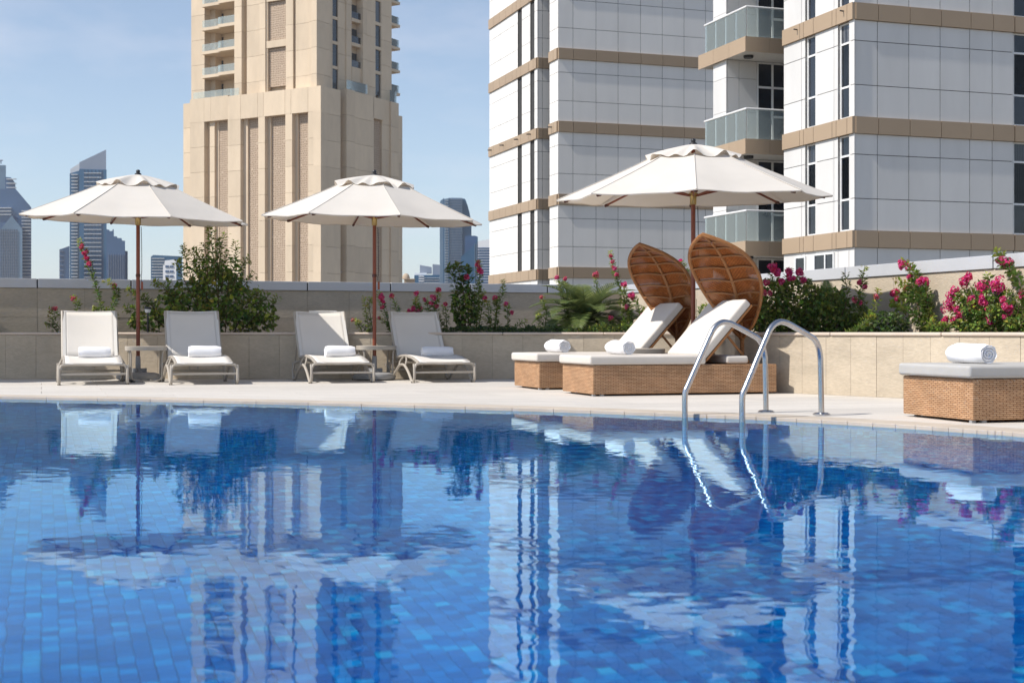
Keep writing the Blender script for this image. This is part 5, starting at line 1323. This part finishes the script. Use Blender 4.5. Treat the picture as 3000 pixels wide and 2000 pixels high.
boug('tall bougainvillea spike dotted pink left of the leaf canopies', 18.3, [[(1860, 990), (1830, 880), (1802, 800), (1787, 735)], [(1850, 990), (1840, 900), (1828, 838)], [(1880, 990), (1870, 900), (1850, 868)], [(1800, 990), (1796, 950), (1788, 930)], [(1900, 990), (1890, 930), (1880, 900)], [(1850, 985), (1825, 930), (1818, 880)], [(1870, 985), (1850, 930), (1845, 895)]],
     [(1795, 765, 0.022, 0.4), (1800, 785, 0.026, 0.3), (1806, 805, 0.022, 0.4), (1790, 750, 0.016, 0.6), (1828, 833, 0.034), (1849, 868, 0.044), (1788, 932, 0.03), (1882, 918, 0.02, 0.4), (1835, 900, 0.022, 0.3)], dens=150)
boug('bougainvillea sprays between the two leaf canopies', 17.6, [[(1985, 985), (2005, 860), (2008, 800), (1993, 768)], [(2050, 990), (2075, 930), (2090, 915)], [(2060, 990), (2050, 920), (2070, 895)], [(2080, 990), (2095, 940), (2110, 930)]], [(1992, 768, 0.03)], dens=120, size=0.05)
# cycads
def cycad(label, c, R0, nf, lo=-0.2, hi=1.25, seed=3):
    rg = random.Random(seed); t = thing('cycad', label, 'palm', (c.x, c.y, 0.5), 'cycad palms in the planters')
    MB().lathe([(0.09, 0), (0.11, 0.06), (0.09, 0.14), (0.04, 0.18)], Vector((c.x, c.y, 0.5)), 12).build('trunk', M['bark'], t)
    for k in range(nf):
        a = k*2.39996+rg.uniform(-0.2, 0.2); el = lo+(hi-lo)*((k+0.5)/nf)**0.8; L_ = R0*rg.uniform(0.85, 1.1); dirh = Vector((cos(a), sin(a), 0)); P = []
        p = c+EZ*0.1; e = el+0.25
        for i in range(12):
            P.append(p.copy()); p = p+(dirh*cos(e)+EZ*sin(e))*L_/11; e -= (0.09+0.05*(1.2-el))
        b = MB(); b.tube(P, [0.006*(1-0.8*i/11) for i in range(12)], 4, col=(0.10, 0.12, 0.03))
        young = k > nf*0.75
        for i in range(26):
            s = 0.08+0.92*i/26; q = s*11; j = min(10, int(q)); pt_ = P[j]+(P[j+1]-P[j])*(q-j); tg = (P[j+1]-P[j]).normalized(); sd_ = tg.cross(EZ).normalized(); up = sd_.cross(tg)
            l_ = 0.15*R0/0.6*(sin(pi*min(1, s*0.86+0.12))**0.6)
            for sg in (-1, 1):
                d = sd_*sg*0.9+tg*0.65+up*0.28; w = 0.019; n0 = d.cross(tg).normalized(); col = mixc((0.075, 0.12, 0.035), (0.24, 0.27, 0.07), rg.random()*(0.9 if young else 0.5)); wv = d.cross(n0).normalized()*w*0.5
                b.add([pt_-wv, pt_+d.normalized()*l_*0.5-wv-EZ*0.004, pt_+d.normalized()*l_-EZ*0.022, pt_+d.normalized()*l_*0.5+wv-EZ*0.004, pt_+wv], [(0, 1, 2, 3, 4)], col=col)
        b.build('frond', M['foliage'], t)
    return t
cycad('green cycad with arching fronds in the planter left of the daybeds', Vector((px(1715, 950, 18.75).x, 18.75, 0.66)), 0.84, 44, lo=-0.3, hi=1.05)
cycad('dark cycad fronds rising out of the shrub behind the handrails', Vector((px(2425, 950, 15.3).x, 15.3, 0.62)), 0.52, 20, lo=0.15, seed=9)
# clipped ground cover
gc = MB()
rg = R_
def cover(x0, x1, D0, D1, zt, cnt, cols):
    for i in range(cnt):
        D = R_.uniform(D0, D1); x = R_.uniform(x0, x1); z = 0.5+(zt-0.5)*(R_.random()**0.45)+0.02*sin(x*0.09)+0.012*sin(x*0.31)
        p = px(x, 974, D); p.z = z; leaf(gc, p, rvec()+EZ*0.4-Vector((0, 0.5, 0)), EZ+rvec()*0.8, R_.uniform(0.018, 0.034), 0.02, R_.choices(cols, (4, 3, 1))[0])
cover(1298, 1690, 18.1, 18.75, 0.665, 5200, (DG, (0.04, 0.075, 0.025), MG))
cover(1690, 1905, 18.1, 18.7, 0.70, 4200, (MG, (0.06, 0.10, 0.03), YG))  # lighter leaves here: the sunlit right part is painted into their colour
kind(gc.build('ground_cover', M['foliage']), 'stuff')
# shrub behind the handrails
D = 14.75
pl = Plant('green_shrub', 'dense flowering green shrub behind the pool handrails', 'shrub', px(2350, 985, D)); pl.wood = 'bark'
for x, y, rx, rz, nn in ((2262, 885, 0.20, 0.24, 700), (2340, 885, 0.24, 0.26, 900), (2420, 905, 0.24, 0.22, 800), (2300, 945, 0.34, 0.14, 800), (2430, 950, 0.36, 0.13, 800), (2235, 930, 0.14, 0.18, 350), (2500, 935, 0.18, 0.16, 350)):
    pl.blob(px(x, y, D), (rx, 0.22, rz), nn, 0.052, (MG, (0.16, 0.22, 0.045), DG, YG), (4, 4, 2, 2))
for c in ([(2280, 985), (2270, 870), (2262, 800)], [(2310, 985), (2305, 870), (2312, 785)], [(2340, 985), (2345, 880), (2350, 800)], [(2250, 985), (2225, 880), (2215, 830)], [(2380, 985), (2385, 900), (2390, 835)], [(2440, 985), (2480, 880), (2475, 800)], [(2420, 985), (2425, 910), (2450, 850)], [(2300, 985), (2350, 930), (2400, 845)], [(2460, 985), (2440, 930), (2420, 870)], [(2380, 985), (2330, 920), (2325, 870)], [(2460, 985), (2490, 940), (2520, 915)], [(2260, 985), (2260, 920), (2285, 880)], [(2230, 985), (2222, 930), (2240, 900)]):
    pl.cane(PP(D-0.15, *c), size=0.045, dens=110, thick=0.035, bare=0.2, young=0.5, tip=(0.22, 0.26, 0.05))
for x, y, r, q in ((2262, 785, 0.045, 0), (2276, 803, 0.045, 0), (2313, 792, 0.05, 0), (2318, 808, 0.048, 0), (2345, 800, 0.042, 0), (2352, 818, 0.04, 0), (2247, 827, 0.03, 0.2), (2293, 825, 0.036, 0), (2240, 858, 0.025, 0.5), (2256, 858, 0.02, 0.6)):
    flower(pl.o, px(x, y, D-0.2), r, q)
pl.done()
boug('upright bougainvillea with faint pink blooms right of the handrail shrub', 14.2, [[(2540, 988), (2515, 900), (2525, 830), (2534, 778)], [(2530, 988), (2528, 900), (2517, 850)], [(2545, 988), (2535, 930), (2532, 880)]], [(2518, 826, 0.024, 0.4), (2533, 838, 0.022, 0.3), (2506, 880, 0.028, 0.6), (2520, 886, 0.022, 0.5)], dens=130)
boug('yellow green bougainvillea shoot leaning right over the planter ledge', 13.6, [[(2470, 990), (2520, 955), (2552, 915), (2568, 875), (2573, 845)], [(2490, 990), (2540, 940), (2560, 925)]], [(2568, 868, 0.016, 0.8)], young=0.8, dens=140)
pl = Plant('dark_shrub', 'low dark rounded shrub in shade behind the planter ledge', 'shrub', px(2600, 985, 13.9)); pl.blob(px(2595, 955, 13.9), (0.23, 0.16, 0.14), 1100, 0.035, (DG, (0.02, 0.045, 0.015), MG), (5, 4, 0.6)); pl.done()
def par_D(x):                                                     # depth of the right parapet at a photo column
    k = (x-CX)/F; t = (CORN.x-k*CORN.y)/(E2.x-k*E2.y); return (CORN-E2*t).y
z8 = lambda X, Y: (2600+X/5.6, 720+Y/5.6)
def wall_boug(label, canes, flowers, off=0.22, extra=(), **kw):
    x0 = z8(*canes[0][0])[0]; Db = par_D(x0)-off; pl = Plant('bougainvillea', label, 'plant', px(x0, 985, Db), BG)
    pl.wood = 'bark'
    def q(X, Y): x, y = z8(X, Y); return px(x, y, par_D(x)-off+R_.uniform(-0.04, 0.04))
    for c in canes: pl.cane([q(*p) for p in c], **kw)
    for X, Y, r in flowers: x, y = z8(X, Y); D_ = par_D(x)-off-0.04; flower(pl.o, px(x, y, D_), r/5.6*D_/F*1.08, 0.0)
    for X, Y, rx, rz, nn in extra: x, y = z8(X, Y); D_ = par_D(x)-off; pl.blob(px(x, y, D_), (rx/5.6*D_/F, 0.09, rz/5.6*D_/F), nn, 0.04, (MG, DG, YG), (5, 3, 1.2))
    return pl.done()
wall_boug('climbing bougainvillea with pink heads against the sunlit parapet, left clump', [[(620, 1450), (520, 1200), (250, 1030), (60, 930)], [(690, 1450), (660, 1080), (620, 900), (400, 760), (130, 560)], [(700, 1300), (680, 1000), (640, 760), (500, 560), (400, 390), (240, 250)], [(560, 1400), (470, 900), (300, 860), (110, 780)], [(650, 1100), (560, 800), (400, 650), (330, 600)], [(700, 1450), (760, 1350), (690, 1260)], [(720, 1450), (640, 1250), (700, 1150)]],
          [(275, 320, 85), (365, 500, 38), (570, 555, 92), (320, 685, 38), (110, 775, 68), (155, 865, 24)], size=0.05, dens=150, thick=0.035, young=0.3)
wall_boug('large bougainvillea with many bright pink heads against the sunlit parapet', [[(1450, 1450), (1400, 1150), (1300, 700), (1280, 560)], [(1450, 1450), (1350, 1000), (1150, 850), (1075, 760)], [(1400, 1450), (1250, 1180), (1060, 1020)], [(1500, 1450), (1450, 1000), (1430, 850), (1350, 640)], [(1600, 1450), (1560, 1000), (1560, 700)], [(1700, 1450), (1700, 1000), (1780, 780), (1820, 640)], [(1720, 700), (1660, 560), (1650, 470)], [(1800, 1450), (1850, 1100), (1990, 1035)], [(1850, 1450), (2000, 1250), (2150, 1200)], [(1900, 1450), (2050, 950), (1950, 760)], [(2000, 1450), (2150, 1050), (2120, 850)], [(1250, 1450), (1150, 1300), (950, 1220)], [(1300, 1450), (1180, 1250), (1100, 1150)], [(1650, 1450), (1600, 1200), (1440, 1080)], [(1800, 1450), (1760, 1250), (1700, 1180)], [(2100, 1450), (2200, 1300), (2240, 1100)], [(1450, 700), (1600, 680), (1760, 700)]],
          [(1280, 560, 108), (1075, 760, 100), (1020, 985, 105), (1160, 1020, 62), (1340, 920, 92), (1560, 690, 105), (1820, 640, 118), (1590, 870, 92), (1870, 890, 56), (1990, 1035, 92), (1670, 1060, 46), (1710, 1200, 76), (950, 1210, 56), (1080, 1190, 66), (1200, 1140, 60), (1430, 1080, 56), (1930, 1180, 40), (1380, 1080, 45)], size=0.046, dens=120, thick=0.04, young=0.25,
          extra=[(1480, 1050, 260, 150, 420), (1900, 1100, 260, 160, 480), (1250, 1300, 160, 90, 200), (1650, 1330, 340, 80, 320), (2100, 1300, 160, 110, 260), (1250, 860, 120, 110, 130), (1750, 800, 160, 90, 150)])
wall_boug('arching bougainvillea cane with a pink head over the parapet at right edge', [[(2400, 1450), (2330, 1000), (2220, 740), (2120, 540), (1990, 380), (1900, 260), (1790, 90)], [(2300, 1450), (2300, 1000), (2260, 830)]], [(1900, 300, 108), (2230, 830, 75), (1840, 250, 45)], size=0.05, dens=170, thick=0.035, young=0.12)
wall_boug('low leafy bougainvillea tuft at the foot of the sunlit parapet', [[(800, 1460), (760, 1340), (700, 1290)], [(860, 1460), (860, 1360), (820, 1330)], [(920, 1460), (980, 1340), (990, 1260)], [(900, 1460), (940, 1380), (960, 1330)]], [], off=0.5, size=0.04, dens=260, thick=0.05, extra=[(850, 1370, 120, 50, 160)])
# ------------------------------------------------------------------ small things in the planters
pb_ = px(433, 905, 18.2)
lt = thing('garden_light', 'small white wall light with black cap behind the left parasol pole', 'light', (pb_.x, pb_.y, 0.5))
MB().lathe([(0.012, 0), (0.012, 0.36)], Vector((pb_.x, pb_.y, 0.5)), 8).build('post', M['black_metal'], lt)
MB().lathe([(0.03, 0), (0.042, 0.035), (0.042, 0.045)], Vector((pb_.x, pb_.y, 0.86)), 14).build('diffuser', M['far_white'], lt, smooth=True)
MB().lathe([(0.046, 0), (0.046, 0.025), (0.03, 0.03)], Vector((pb_.x, pb_.y, 0.906)), 14).build('cap', M['black_metal'], lt, smooth=True)
c = px(2046, 962, 16.4)
lt = thing('flood_light', 'round grey flood light hanging beside the right parasol pole', 'light', (c.x, c.y, c.z))
rgk = lambda r, y: [Vector((c.x+r*cos(a), c.y+y, c.z+r*sin(a))) for a in [i*2*pi/20 for i in range(20)]]
def drum(name, mt, spec, par):
    b = MB(); vs = []
    for r, y in spec: vs += rgk(r, y)
    m = len(spec); b.add(vs, [(k*20+i, k*20+(i+1) % 20, (k+1)*20+(i+1) % 20, (k+1)*20+i) for k in range(m-1) for i in range(20)]+[tuple(range(20)), tuple(range((m-1)*20, m*20))])
    return b.build(name, M[mt], par, smooth=True)
drum('housing', 'black_metal', [(0.044, 0.0), (0.044, 0.05), (0.02, 0.09)], lt); drum('lens', 'lamp_grey', [(0.036, -0.004), (0.039, 0.002)], lt)
MB().tube([c+Vector((0, 0.05, 0.03)), c+Vector((-0.02, 0.05, 0.18)), c+Vector((-0.015, 0.05, 0.35))], 0.003, 5).build('cable', M['cord'], lt)
c = px(1830, 918, 18.75)
b = MB(); bm = bmesh.new(); bmesh.ops.create_icosphere(bm, subdivisions=3, radius=1.0)
for v in bm.verts:
    k = 1+0.10*sin(v.co.x*3+1)+0.07*sin(v.co.y*5)+0.05*sin(v.co.z*7+v.co.x*4)
    v.co = Vector((v.co.x*0.22*k, v.co.y*0.14*k, v.co.z*0.10*k if v.co.z < 0.45 else (0.045+0.012*v.co.x)))
vs = [v.co+c for v in bm.verts]; fs = [[v.index for v in f.verts] for f in bm.faces]; bm.free()
rk = MB().add(vs, fs).build('boulder', M['ledge_stone'], None, smooth=True); tag(rk, 'pale flat topped boulder in the planter beside the cycad', 'boulder')
